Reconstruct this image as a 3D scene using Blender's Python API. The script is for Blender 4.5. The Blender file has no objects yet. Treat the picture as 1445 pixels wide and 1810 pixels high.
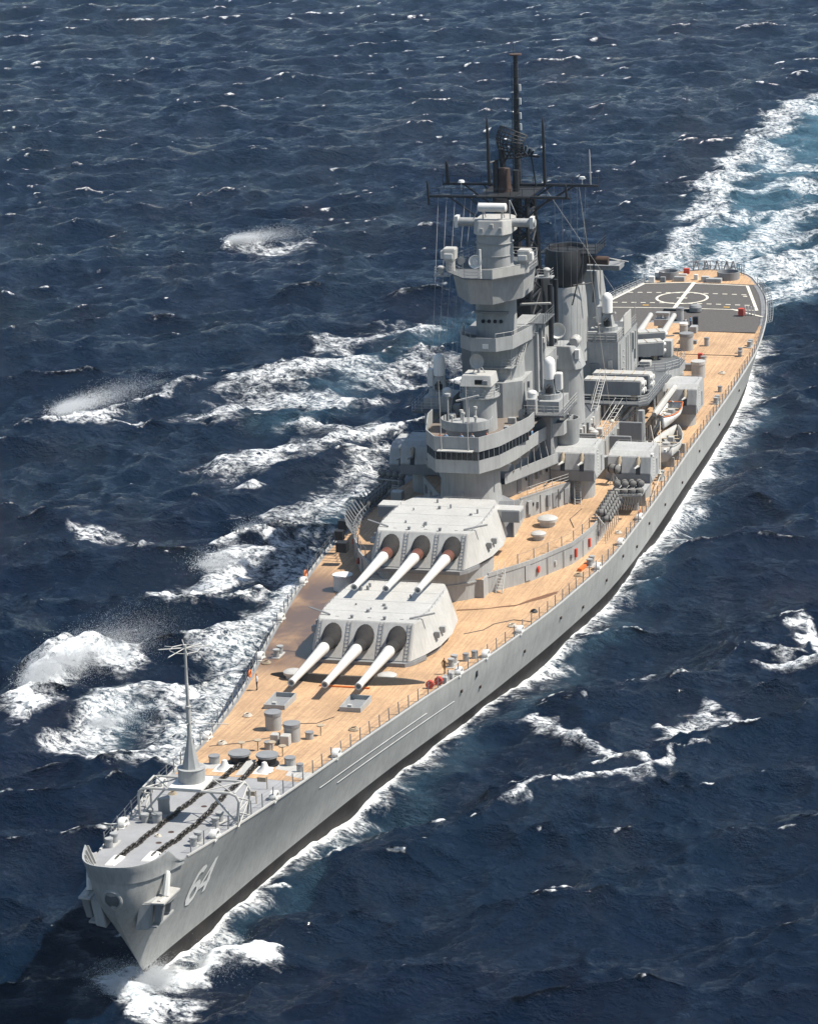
import bpy, bmesh, math, random
import numpy as np
from mathutils import Vector, Matrix
random.seed(4); rng = np.random.default_rng(7)
scn = bpy.context.scene
C = scn.collection
R = math.radians
# ------------------------------------------------------------------ camera
# ship frame used all through: a = metres aft of the bow, p = metres to port, z = metres above the water
def V(a, p, z): return Vector((-a, p, z))
cd = bpy.data.cameras.new('camera'); cam = bpy.data.objects.new('camera', cd); C.objects.link(cam)
scn.camera = cam
CA, CP, CZ, CY, CT, CR, CF = -227.156345, 89.6063795, 109.165542, -0.274369413, 0.271802493, -0.0335388774, 5804.21
d = V(math.cos(CY)*math.cos(CT), math.sin(CY)*math.cos(CT), -math.sin(CT))
rt0 = V(-math.sin(CY), math.cos(CY), 0); up0 = V(math.cos(CY)*math.sin(CT), math.sin(CY)*math.sin(CT), math.cos(CT))
cc, ss = math.cos(CR), math.sin(CR)
rt = cc*rt0 + ss*up0; up = -ss*rt0 + cc*up0
cam.matrix_world = Matrix(((rt.x, up.x, -d.x, -CA), (rt.y, up.y, -d.y, CP), (rt.z, up.z, -d.z, CZ), (0, 0, 0, 1)))
cd.sensor_fit = 'HORIZONTAL'; cd.sensor_width = 36; cd.lens = 36*CF/1445; cd.clip_start = 1; cd.clip_end = 20000
# ------------------------------------------------------------------ sky, sun, exposure
w = bpy.data.worlds.new('World'); scn.world = w; w.use_nodes = True
nt = w.node_tree; nt.nodes.clear()
sky = nt.nodes.new('ShaderNodeTexSky'); sky.sky_type = 'NISHITA'; sky.sun_disc = False
SUN = Vector((-0.20, 1.00, 1.55)).normalized()
sky.sun_elevation = math.asin(SUN.z); sky.sun_rotation = math.atan2(SUN.x, SUN.y)
sky.air_density = 1.25; sky.dust_density = 0.7; sky.ozone_density = 1.0
bg = nt.nodes.new('ShaderNodeBackground'); bg.inputs[1].default_value = 0.082
ow = nt.nodes.new('ShaderNodeOutputWorld')
nt.links.new(sky.outputs[0], bg.inputs[0]); nt.links.new(bg.outputs[0], ow.inputs[0])
sl = bpy.data.lights.new('sun', 'SUN'); sl.energy = 4.9; sl.angle = R(0.6); sl.color = (1.0, 0.95, 0.86)
so = bpy.data.objects.new('sun', sl); C.objects.link(so); so.location = (0, 200, 300)
so.rotation_euler = SUN.to_track_quat('Z', 'Y').to_euler()
scn.view_settings.view_transform = 'Standard'; scn.view_settings.look = 'None'
scn.view_settings.exposure = 0.6; scn.view_settings.gamma = 1; scn.view_settings.use_curve_mapping = False
scn.render.engine = 'CYCLES'

# ------------------------------------------------------------------ materials
def nodes(name):
    m = bpy.data.materials.new(name); m.use_nodes = True
    t = m.node_tree; return m, t, t.nodes['Principled BSDF']
def N(t, typ, **k):
    n = t.nodes.new(typ)
    for a, b in k.items():
        if a == 'inp':
            for i, v in b.items(): n.inputs[i].default_value = v
        else: setattr(n, a, b)
    return n
def paint(name, col, rough=0.55, var=0.12, streak=0.25, metal=0.0, rust=0.0, scale=1.0, bump=0.15):
    """painted steel: blotchy fading, vertical run-off streaks, a little rust"""
    m, t, b = nodes(name); L = t.links.new
    co = N(t, 'ShaderNodeTexCoord')
    n1 = N(t, 'ShaderNodeTexNoise', inp={'Scale': 0.35*scale, 'Detail': 5.0, 'Roughness': 0.6}); L(co.outputs['Object'], n1.inputs['Vector'])
    mp = N(t, 'ShaderNodeMapping'); mp.inputs['Scale'].default_value = (2.2, 2.2, 0.22); L(co.outputs['Object'], mp.inputs['Vector'])
    n2 = N(t, 'ShaderNodeTexNoise', inp={'Scale': 1.3*scale, 'Detail': 6.0, 'Roughness': 0.65}); L(mp.outputs[0], n2.inputs['Vector'])
    r1 = N(t, 'ShaderNodeMapRange', inp={1: 0.3, 2: 0.7, 3: 1-var, 4: 1+var}); L(n1.outputs[0], r1.inputs[0])
    r2 = N(t, 'ShaderNodeMapRange', inp={1: 0.25, 2: 0.6, 3: 1-streak, 4: 1.0}); L(n2.outputs[0], r2.inputs[0])
    mu = N(t, 'ShaderNodeMath', operation='MULTIPLY'); L(r1.outputs[0], mu.inputs[0]); L(r2.outputs[0], mu.inputs[1])
    mx = N(t, 'ShaderNodeMix', data_type='RGBA', blend_type='MULTIPLY', inp={0: 1.0}); mx.inputs[6].default_value = (*col, 1)
    L(mu.outputs[0], mx.inputs[7]); out = mx.outputs[2]
    if rust > 0:
        n3 = N(t, 'ShaderNodeTexNoise', inp={'Scale': 1.6*scale, 'Detail': 8.0, 'Roughness': 0.75}); L(mp.outputs[0], n3.inputs['Vector'])
        r3 = N(t, 'ShaderNodeMapRange', inp={1: 0.68-rust*0.2, 2: 0.80-rust*0.2, 3: 0.0, 4: 0.8}); L(n3.outputs[0], r3.inputs[0])
        m2 = N(t, 'ShaderNodeMix', data_type='RGBA'); L(r3.outputs[0], m2.inputs[0]); L(out, m2.inputs[6]); m2.inputs[7].default_value = (0.17, 0.075, 0.035, 1)
        out = m2.outputs[2]
    L(out, b.inputs['Base Color']); b.inputs['Roughness'].default_value = rough; b.inputs['Metallic'].default_value = metal
    if bump:
        bp = N(t, 'ShaderNodeBump', inp={'Strength': bump, 'Distance': 0.05}); L(n1.outputs[0], bp.inputs['Height']); L(bp.outputs[0], b.inputs['Normal'])
    return m
GREY = paint('haze_grey_paint', (0.33, 0.335, 0.33), rust=0.15)
LIGHT = paint('pale_grey_paint', (0.43, 0.42, 0.395), var=0.09, streak=0.18, rust=0.12)
DGREY = paint('deck_grey_paint', (0.10, 0.105, 0.11), rough=0.8, var=0.2, streak=0.1)
MGREY = paint('mid_grey_paint', (0.21, 0.215, 0.22), rough=0.7, var=0.15, streak=0.15, rust=0.1)
BLACK = paint('black_paint', (0.012, 0.012, 0.013), rough=0.6, var=0.3, rust=0.1)
WHITE = paint('white_paint', (0.64, 0.63, 0.60), var=0.04, streak=0.08)
RED = paint('red_paint', (0.50, 0.06, 0.03)); ORANGE = paint('orange_paint', (0.62, 0.16, 0.03))
RUST = paint('rusty_steel', (0.06, 0.033, 0.022), rough=0.85, var=0.4, streak=0.4, scale=3)
BROWN = paint('red_brown_grease', (0.13, 0.045, 0.025), rough=0.4, var=0.2, scale=3)
CANVAS = paint('dark_canvas', (0.020, 0.017, 0.015), rough=0.9, var=0.3, scale=6, bump=0.6)
GLASS = paint('dark_window_glass', (0.012, 0.014, 0.016), rough=0.12, var=0.1, streak=0.0, bump=0)
ROPE = paint('pale_rope', (0.55, 0.50, 0.42), var=0.1); TAN = paint('tan_canvas', (0.38, 0.31, 0.22), rough=0.9, var=0.25, scale=3)
CHAIN = paint('black_tarred_iron', (0.022, 0.018, 0.013), rough=0.5, var=0.4, rust=0.5, scale=4)
FLOAT = paint('grey_life_float', (0.17, 0.165, 0.155), rough=0.8, var=0.35, scale=4)
TEXT = paint('number_white', (0.86, 0.84, 0.80), var=0.03, streak=0.05, bump=0)

BARREL = paint('gun_barrel_paint', (.53, .52, .49), var=.05, streak=.06, bump=0)
DOME = paint('white_dome_paint', (.80, .79, .76), var=.03, streak=.04, bump=0)
def hull_mat():
    m = paint('hull_grey_paint', (0.35, 0.352, 0.34), rust=0.2, streak=0.24, var=0.09, rough=0.6)
    t = m.node_tree; L = t.links.new; b = t.nodes['Principled BSDF']
    src = b.inputs['Base Color'].links[0].from_socket
    co = N(t, 'ShaderNodeTexCoord'); sp = N(t, 'ShaderNodeSeparateXYZ'); L(co.outputs['Object'], sp.inputs[0])
    # black boot topping below 1.4 m, brownish with slime and salt streaks
    r = N(t, 'ShaderNodeMapRange', inp={1: 1.58, 2: 1.62, 3: 1.0, 4: 0.0}); L(sp.outputs[2], r.inputs[0])
    mp = N(t, 'ShaderNodeMapping'); mp.inputs['Scale'].default_value = (1, 1, .2); L(co.outputs['Object'], mp.inputs['Vector'])
    n = N(t, 'ShaderNodeTexNoise', inp={'Scale': 1.2, 'Detail': 7.0, 'Roughness': .7}); L(mp.outputs[0], n.inputs['Vector'])
    cr = N(t, 'ShaderNodeValToRGB'); L(n.outputs[0], cr.inputs[0])
    cr.color_ramp.elements[0].position = .35; cr.color_ramp.elements[0].color = (.005, .0045, .004, 1)
    cr.color_ramp.elements[1].position = .72; cr.color_ramp.elements[1].color = (.032, .023, .018, 1)
    mx = N(t, 'ShaderNodeMix', data_type='RGBA'); L(r.outputs[0], mx.inputs[0]); L(src, mx.inputs[6]); L(cr.outputs[0], mx.inputs[7])
    L(mx.outputs[2], b.inputs['Base Color'])
    # riveted / welded plating: strakes 2.1 m high and butts every 9 m in the relief
    br = N(t, 'ShaderNodeTexBrick', inp={'Scale': 1.0, 'Mortar Size': 0.012, 'Brick Width': 9.0, 'Row Height': 2.1})
    cb = N(t, 'ShaderNodeCombineXYZ'); L(sp.outputs[0], cb.inputs[0]); L(sp.outputs[2], cb.inputs[1]); L(cb.outputs[0], br.inputs['Vector'])
    bp = N(t, 'ShaderNodeBump', inp={'Strength': .9, 'Distance': .06}); bp.invert = True; L(br.outputs['Fac'], bp.inputs['Height'])
    old = b.inputs['Normal'].links[0].from_node; L(old.outputs[0], bp.inputs['Normal']); L(bp.outputs[0], b.inputs['Normal'])
    return m
HULL = hull_mat(); HULL.node_tree.nodes['Principled BSDF'].inputs['Specular IOR Level'].default_value = .25

def teak_mat():
    m, t, b = nodes('teak_planking'); L = t.links.new
    co = N(t, 'ShaderNodeTexCoord'); sp = N(t, 'ShaderNodeSeparateXYZ'); L(co.outputs['Object'], sp.inputs[0])
    mp = N(t, 'ShaderNodeMapping'); mp.inputs['Scale'].default_value = (0.12, 7.0, 1); L(co.outputs['Object'], mp.inputs['Vector'])
    n1 = N(t, 'ShaderNodeTexNoise', inp={'Scale': 1.0, 'Detail': 3.0, 'Roughness': .7}); L(mp.outputs[0], n1.inputs['Vector'])
    n2 = N(t, 'ShaderNodeTexNoise', inp={'Scale': .16, 'Detail': 6.0, 'Roughness': .62}); L(co.outputs['Object'], n2.inputs['Vector'])
    n4 = N(t, 'ShaderNodeTexNoise', inp={'Scale': 2.6, 'Detail': 4.0, 'Roughness': .7}); L(co.outputs['Object'], n4.inputs['Vector'])
    c1 = N(t, 'ShaderNodeValToRGB'); L(n1.outputs[0], c1.inputs[0])
    c1.color_ramp.elements[0].position = .28; c1.color_ramp.elements[0].color = (.32, .195, .11, 1)
    c1.color_ramp.elements[1].position = .70; c1.color_ramp.elements[1].color = (.57, .37, .205, 1)
    r2 = N(t, 'ShaderNodeMapRange', inp={1: .3, 2: .7, 3: .74, 4: 1.14}); L(n2.outputs[0], r2.inputs[0])
    r4 = N(t, 'ShaderNodeMapRange', inp={1: .3, 2: .7, 3: .80, 4: 1.15}); L(n4.outputs[0], r4.inputs[0])
    mu = N(t, 'ShaderNodeMath', operation='MULTIPLY'); L(r2.outputs[0], mu.inputs[0]); L(r4.outputs[0], mu.inputs[1])
    mx = N(t, 'ShaderNodeMix', data_type='RGBA', blend_type='MULTIPLY', inp={0: 1.0}); L(c1.outputs[0], mx.inputs[6]); L(mu.outputs[0], mx.inputs[7])
    # planks wetted by spray on the starboard side abreast the turrets
    def smooth(sock, lo, hi, a, b_):
        r = N(t, 'ShaderNodeMapRange', interpolation_type='SMOOTHSTEP', inp={1: lo, 2: hi, 3: a, 4: b_}); L(sock, r.inputs[0]); return r.outputs[0]
    def mul(x, y):
        q = N(t, 'ShaderNodeMath', operation='MULTIPLY'); L(x, q.inputs[0]); L(y, q.inputs[1]); return q.outputs[0]
    gp = N(t, 'ShaderNodeNewGeometry'); sq = N(t, 'ShaderNodeSeparateXYZ'); L(gp.outputs['Position'], sq.inputs[0])
    f = mul(mul(smooth(sq.outputs[0], -110, -98, 0, 1), smooth(sq.outputs[0], -73, -64, 1, 0)), smooth(sq.outputs[1], -6.0, -3.0, 1, 0))
    n3 = N(t, 'ShaderNodeTexNoise', inp={'Scale': .14, 'Detail': 8.0, 'Roughness': .6, 'Distortion': .3}); L(co.outputs['Object'], n3.inputs['Vector'])
    f = mul(f, smooth(n3.outputs[0], .32, .58, .45, 1))
    m2 = N(t, 'ShaderNodeMix', data_type='RGBA'); L(f, m2.inputs[0]); L(mx.outputs[2], m2.inputs[6]); m2.inputs[7].default_value = (.11, .068, .048, 1)
    L(m2.outputs[2], b.inputs['Base Color'])
    rr = N(t, 'ShaderNodeMapRange', inp={1: 0, 2: 1, 3: .75, 4: .35}); L(f, rr.inputs[0]); L(rr.outputs[0], b.inputs['Roughness'])
    bp = N(t, 'ShaderNodeBump', inp={'Strength': .3, 'Distance': .02}); L(n1.outputs[0], bp.inputs['Height']); L(bp.outputs[0], b.inputs['Normal'])
    return m
TEAK = teak_mat()
def plain(name, col, rough=.6):
    m, t, b = nodes(name); L = t.links.new
    co = N(t, 'ShaderNodeTexCoord'); n = N(t, 'ShaderNodeTexNoise', inp={'Scale': 3.0, 'Detail': 5.0}); L(co.outputs['Object'], n.inputs['Vector'])
    r = N(t, 'ShaderNodeMapRange', inp={1: .3, 2: .7, 3: .8, 4: 1.15}); L(n.outputs[0], r.inputs[0])
    mx = N(t, 'ShaderNodeMix', data_type='RGBA', blend_type='MULTIPLY', inp={0: 1.0}); mx.inputs[6].default_value = (*col, 1); L(r.outputs[0], mx.inputs[7])
    L(mx.outputs[2], b.inputs['Base Color']); b.inputs['Roughness'].default_value = rough
    return m
WETWOOD = plain('wet_planking', (.17, .085, .045), .4)
NONSKID = plain('flight_deck_nonskid', (.082, .075, .069), .9)
LINE = plain('deck_line_paint', (.66, .62, .52), .7); YEL = plain('yellow_marking', (.6, .36, .05), .7)
DARKSTRIP = plain('dark_breakwater_paint', (.05, .044, .036), .7)

# ------------------------------------------------------------------ mesh helper (all in a, p, z)
class M:
    def __init__(s): s.v = []; s.f = []
    def add(s, vs, fs):
        o = len(s.v); s.v += [tuple(q) for q in vs]; s.f += [tuple(i+o for i in f) for f in fs]; return s
    def prism(s, pts, z0, z1, top=None):
        n = len(pts); top = top or pts
        f0 = (lambda q: z0(q[0])) if callable(z0) else (lambda q: z0); f1 = (lambda q: z1(q[0])) if callable(z1) else (lambda q: z1)
        vs = [(q[0], q[1], f0(q)) for q in pts] + [(q[0], q[1], f1(q)) for q in top]
        return s.add(vs, [tuple(range(n)), tuple(range(2*n-1, n-1, -1))] + [(i, (i+1) % n, (i+1) % n+n, i+n) for i in range(n)])
    def box(s, a0, a1, p0, p1, z0, z1): return s.prism([(a0, p0), (a1, p0), (a1, p1), (a0, p1)], z0, z1)
    def rbox(s, a, p, z0, z1, la, lp, rot=0):
        c, q = math.cos(rot), math.sin(rot)
        return s.prism([(a+c*x-q*y, p+q*x+c*y) for x, y in ((-la/2, -lp/2), (la/2, -lp/2), (la/2, lp/2), (-la/2, lp/2))], z0, z1)
    def cyl(s, a, p, z0, z1, r0, r1=None, n=16, sa=1.0):
        r1 = r0 if r1 is None else r1
        ring = lambda r: [(a+r*sa*math.cos(2*math.pi*i/n), p+r*math.sin(2*math.pi*i/n)) for i in range(n)]
        return s.prism(ring(r0), z0, z1, ring(r1))
    def rings(s, rs, cap=True):
        """list of rings (each a list of points, same count) skinned in order"""
        n = len(rs[0]); vs = [q for r in rs for q in r]; fs = []
        for k in range(len(rs)-1):
            for i in range(n): fs.append((k*n+i, k*n+(i+1) % n, (k+1)*n+(i+1) % n, (k+1)*n+i))
        if cap: fs += [tuple(range(n-1, -1, -1)), tuple(range((len(rs)-1)*n, len(rs)*n))]
        return s.add(vs, fs)
    def lathe(s, a, p, prof, n=20):
        return s.rings([[(a+r*math.cos(2*math.pi*i/n), p+r*math.sin(2*math.pi*i/n), z) for i in range(n)] for z, r in prof])
    def axis(s, p0, p1, prof, n=12):
        """lathe along the line p0-p1; prof = [(t, radius)]"""
        p0, p1 = Vector(p0), Vector(p1); d = (p1-p0).normalized()
        x = d.orthogonal().normalized() if abs(d.z) > .9 else d.cross(Vector((0, 0, 1))).normalized()
        y = d.cross(x)
        return s.rings([[tuple(p0+(p1-p0)*t+x*r*math.cos(2*math.pi*i/n)+y*r*math.sin(2*math.pi*i/n)) for i in range(n)] for t, r in prof])
    def tube(s, pts, r, n=5):
        for q0, q1 in zip(pts[:-1], pts[1:]):
            if (Vector(q1)-Vector(q0)).length > 1e-4: s.axis(q0, q1, [(0, r), (1, r)], n)
        return s
    def dome(s, a, p, z, r, h, n=16, k=5):
        return s.rings([[(a+r*math.cos(t)*math.cos(2*math.pi*i/n), p+r*math.cos(t)*math.sin(2*math.pi*i/n), z+h*math.sin(t)) for i in range(n)]
                        for t in [j*math.pi/2/k*.98 for j in range(k+1)]])
    def wall(s, pts, z0, z1, th=.08, close=False):
        """thin upright plating along a polyline"""
        P = list(pts) + ([pts[0]] if close else [])
        for (a0, p0), (a1, p1) in zip(P[:-1], P[1:]):
            l = math.hypot(a1-a0, p1-p0); nx, ny = -(p1-p0)/l*th/2, (a1-a0)/l*th/2
            zz0 = z0; zz1 = z1
            s.prism([(a0+nx, p0+ny), (a1+nx, p1+ny), (a1-nx, p1-ny), (a0-nx, p0-ny)], zz0, zz1)
        return s
    def rail(s, pts, z, h=1.05, step=1.6, r=.028, close=False, bars=3):
        P = list(pts) + ([pts[0]] if close else [])
        zf = z if callable(z) else (lambda a: z)
        for (a0, p0), (a1, p1) in zip(P[:-1], P[1:]):
            l = math.hypot(a1-a0, p1-p0); n = max(1, round(l/step))
            for i in range(n):
                t = i/n; aa, pp = a0+(a1-a0)*t, p0+(p1-p0)*t
                s.axis((aa, pp, zf(aa)), (aa, pp, zf(aa)+h), [(0, r*1.3), (1, r*1.3)], 4)
            for b in range(bars):
                hh = h*(b+1)/bars; s.axis((a0, p0, zf(a0)+hh), (a1, p1, zf(a1)+hh), [(0, r*.8), (1, r*.8)], 4)
        return s
    def build(s, name, mat, parent=None, org=None, smooth=False, bevel=0, data=None, kind=None, label=None):
        """org = (a,p,z) of the object's origin in the ship frame"""
        off = V(*org) if org else Vector((0, 0, 0))
        pl = Vector((0, 0, 0))
        me = bpy.data.meshes.new(name)
        me.from_pydata([tuple(V(*q)-off) for q in s.v], [], s.f)
        bm = bmesh.new(); bm.from_mesh(me)
        bmesh.ops.recalc_face_normals(bm, faces=bm.faces)
        if bevel: 
            es = [e for e in bm.edges if len(e.link_faces) == 2 and e.calc_face_angle(0) > .6 and e.calc_length() > bevel*2.5]
            if es: bmesh.ops.bevel(bm, geom=es, offset=bevel, segments=2, affect='EDGES', clamp_overlap=True)
        bm.to_mesh(me); bm.free()
        if smooth: shade(me)
        me.materials.append(mat)
        o = bpy.data.objects.new(name, me); C.objects.link(o)
        if parent is not None: setpar(o, parent, off)
        else: o.location = off
        if kind: o['kind'] = kind
        if label: o['label'] = label
        return o
WLOC = {}
def wl(o): return WLOC.get(o.name, Vector((0, 0, 0)))
def setpar(o, parent, world):
    o.parent = parent; o.location = world-wl(parent); WLOC[o.name] = world.copy()
def shade(me, ang=0.6):
    for p in me.polygons: p.use_smooth = True
    try: me.set_sharp_from_angle(angle=ang)
    except Exception: pass
def thing(name, label, cat, loc, group=None):
    o = bpy.data.objects.new(name, None); C.objects.link(o); o.location = V(*loc); o.empty_display_size = .3
    WLOC[o.name] = V(*loc); tag(o, label, cat, group); return o
def tag(o, label, cat, group=None):
    o['label'] = label; o['category'] = cat
    if group: o['group'] = group
    return o
def copy(o, parent=None, loc=None, rotz=None):
    """object plus its children; loc in the ship frame (absolute)"""
    c = o.copy(); C.objects.link(c)
    for k in ('label',):
        if parent is not None and k in c.keys(): pass
    if parent is not None: c.parent = parent
    if loc is not None:
        wv = V(*loc); WLOC[c.name] = wv
        c.location = wv - (wl(parent) if parent is not None else Vector((0, 0, 0)))
    if rotz is not None: c.rotation_euler = (0, 0, rotz)
    for ch in list(o.children):
        k = ch.copy(); C.objects.link(k); k.parent = c
        for g in list(ch.children):
            h = g.copy(); C.objects.link(h); h.parent = k
    return c
def sym(half):
    """closed outline from the port half, bow to stern"""
    return list(half) + [(a, -p) for a, p in reversed(half) if p > 1e-6]

# ------------------------------------------------------------------ ship lines
KA = [0, 4, 11, 18, 24, 34, 42, 60, 80, 100, 120, 140, 165, 190, 215, 235, 250, 262, 268.5, 270.3]
KZ = [12, 11.57, 10.9, 10.3, 9.75, 8.8, 8.1, 6.95, 6.2, 5.8, 5.48, 5.25, 5.12, 5.17, 5.43, 5.77, 6.1, 6.3, 6.5, 6.5]
KH = [.2, 3.14, 4.21, 5.0, 5.6, 6.35, 6.95, 9.0, 12.3, 15, 16.45, 16.4, 16.0, 15.95, 15.6, 14.1, 11.8, 8.4, 5.0, .4]
def spline(K, Y):
    """monotone cubic through the table"""
    K = np.array(K, float); Y = np.array(Y, float); h = np.diff(K); dl = np.diff(Y)/h
    m = np.zeros(len(K)); m[0] = dl[0]; m[-1] = dl[-1]
    for i in range(1, len(K)-1):
        if dl[i-1]*dl[i] > 0: w1, w2 = 2*h[i]+h[i-1], h[i]+2*h[i-1]; m[i] = (w1+w2)/(w1/dl[i-1]+w2/dl[i])
    def f(x):
        x = min(max(x, K[0]), K[-1]); i = min(max(int(np.searchsorted(K, x))-1, 0), len(h)-1)
        t = (x-K[i])/h[i]; return float((2*t**3-3*t*t+1)*Y[i]+(t**3-2*t*t+t)*h[i]*m[i]+(3*t*t-2*t**3)*Y[i+1]+(t**3-t*t)*h[i]*m[i+1])
    return f
DZ = spline(KA, KZ)
_hb = spline([0, .3, 1, 2.2]+KA[1:], [0.0, 1.1, 1.95, 2.65]+KH[1:]); HB = _hb
WLH = spline([0, 4, 14, 25, 51, 73, 95.5, 114, 130, 160, 192, 215, 237, 253, 263, 270.3], [.0, .40, 1.75, 3.1, 6.9, 10.8, 13.9, 15.7, 16.2, 15.9, 15.4, 14.1, 11.2, 7.8, 3.6, .1])
def stem(z): return float(np.interp(z, [-5, 0, .9, 2.8, 5.3, 8.3, 10, 12], [8.6, 7.7, 6.9, 5.2, 3.3, 1.1, .25, 0]))
us = sorted(set([0, .12, .3, .6, 1, 1.6, 2.4, 3.4, 4.6, 6, 8] + list(np.arange(10, 262, 4)) + [262, 265, 267, 268.5, 269.5, 270, 270.3]))
def hull_pt(u, t):
    """u: run 0..270.3, t: 0 waterline .. 1 deck edge, negative below water"""
    zd = DZ(u)
    if t >= 0:
        z = t*zd; s = stem(t*12)
        a = s + u*(270.3-s)/270.3
        k = 1.0+1.1*max(0, 1-u/110)
        f_ = max(0, 1-u/26); g = (1-f_)*t**k + f_*(.3*t*t+.7*t*t*(3-2*t)); hb = WLH(u) + (HB(u)-WLH(u))*g
        if u > 255: a = a - (u-255)/15.3*1.6*(1-t)
    else:
        z = 5*t; s = stem(z); a = s+u*(270.3-s)/270.3; hb = WLH(u)*(1+t*.18)
        if u > 255: a = a-(u-255)/15.3*1.6
    return a, hb, z
ts = [-1, -.4, 0, .1, .2, .3, .4, .5, .6, .7, .8, .88, .94, 1.0]
# ------------------------------------------------------------------ battleship: hull and decks
ship = thing('battleship', 'grey battleship with tan wooden decks steaming towards the viewer', 'battleship', (135, 0, 0))
hm = M(); n = len(ts)
for sgn in (1, -1):
    vs = [(lambda q: (q[0], sgn*q[1], q[2]))(hull_pt(u, t)) for u in us for t in ts]
    fs = [(i*n+j, (i+1)*n+j, (i+1)*n+j+1, i*n+j+1) for i in range(len(us)-1) for j in range(n-1)]
    hm.add(vs, fs)
hull = hm.build('hull', HULL, ship, (135, 0, 0), smooth=True)
def decksheet(name, mat, a0, a1, dz, inset=.12, th=.0, stp=2.5):
    m = M(); A = sorted(set([a0, a1]+[x for x in us if a0 < x < a1])); vs = []; fs = []
    cols = [-1, -.6, -.2, .2, .6, 1]
    for a in A:
        h = max(HB(a)-inset, .02)
        for c in cols: vs.append((a, c*h, DZ(a)+dz+.12*(1-c*c)))
    k = len(cols)
    for i in range(len(A)-1):
        for j in range(k-1): fs.append((i*k+j, (i+1)*k+j, (i+1)*k+j+1, i*k+j+1))
    m.add(vs, fs); return m.build(name, mat, ship, (135, 0, 0))
decksheet('steel_foredeck', paint('foredeck_steel', (.27, .27, .275), rough=.7, var=.12, streak=.1, rust=.1), 0, 31.9, -.02, .06)
decksheet('teak_deck', TEAK, 31.9, 234.5, 0.0, .45)
decksheet('waterway', MGREY, 31.9, 270, -.03, .02)
decksheet('flight_deck', NONSKID, 236.0, 260.6, .05, .9)
decksheet('teak_stern_deck', TEAK, 260.6, 270, 0.02, .5)
def DK(a, p=0): return DZ(a)+.12*(1-(p/max(HB(a)-.45, .1))**2)   # deck surface incl. camber
# light edge strip (gunwale bar)
for sgn in (1, -1):
    m = M(); A = [u for u in us if u >= 7]
    m.rings([[(u, sgn*(HB(u)-.14), DZ(u)-.04), (u, sgn*(HB(u)+.03), DZ(u)-.04), (u, sgn*(HB(u)+.03), DZ(u)+.10), (u, sgn*(HB(u)-.14), DZ(u)+.10)] for u in A])
    m.build('gunwale_bar', LIGHT, ship, (135, 0, 0))
# bow bulwark: raised, flared lip round the bull nose that sweeps down to the deck edge
def bulwark():
    m = M(); U = [0, .12, .3, .6, 1, 1.6, 2.4, 3.4, 4.2, 4.9, 5.6, 6.4, 7.2]
    def top(u): 
        if u <= 4.2: return 1.25+.35*(u/4.2)**3
        t = (u-4.2)/3.0; return 1.6*(1-t)**1.9+.10
    path = [(u, 1) for u in reversed(U)] + [(u, -1) for u in U[1:]]
    rings_ = []
    for u, s_ in path:
        h = top(u); hb = HB(u) if u else 0.0; fl = .28*min(1, h)
        fa = fl*max(0, 1-u/2.5)
        zb = DZ(u)-.02
        rings_.append([(u, s_*hb, zb-.35), (u-fa*.5, s_*(hb+fl*.5), zb+h*.5), (u-fa, s_*(hb+fl), zb+h), (u-fa-.10*max(0, 1-u/2.5), s_*(hb+fl+.10), zb+h+.01), (u-fa-.1*max(0, 1-u/2.5), s_*(hb+fl+.1), zb+h-.12),
                       (u-fa*.5-.03, s_*(hb+fl*.5+.03), zb+h*.45), (u, s_*(hb+.05), zb-.35)])
    m.rings(rings_); m.build('bow_bulwark', GREY, ship, (135, 0, 0), smooth=True)
    q = M()
    for u in (.6, 1.6, 2.6, 3.5, 4.3):
        for s_ in (1, -1):
            hb = HB(u); h = top(u)
            q.prism([(u-.03, s_*(hb+.1)), (u+.03, s_*(hb+.1)), (u+.03, s_*(hb-.55)), (u-.03, s_*(hb-.55))], DZ(u)-.05, DZ(u)+h-.1, [(u-.03, s_*(hb+.2)), (u+.03, s_*(hb+.2)), (u+.03, s_*(hb+.05)), (u-.03, s_*(hb+.05))])
    q.build('bulwark_bracket', LIGHT, ship, (135, 0, 0))
bulwark()
# bullnose: oval eye with a thick rim, wrapped on the rounded stem head
def stem_a(p, z):
    u = 0
    for _ in range(60):
        if hull_pt(u, z/DZ(u))[1] >= abs(p): break
        u += .03
    return hull_pt(u, z/DZ(u))[0]
def oval(r, off, n_=28, z0=10.1): return [(stem_a(r*math.cos(t), z0+1.15*r*math.sin(t))-off, r*math.cos(t), z0+1.15*r*math.sin(t)) for t in [2*math.pi*i/n_ for i in range(n_)]]
m = M(); m.rings([oval(.86, -.02), oval(.84, .07), oval(.72, .12), oval(.60, .07), oval(.58, -.2)], cap=False); m.build('bullnose_rim', GREY, ship, (135, 0, 0), smooth=True)
m = M(); m.rings([oval(.60, .015), oval(.3, .012), oval(.05, .01)]); m.build('bullnose_hole', DGREY, ship, (135, 0, 0))
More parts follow.
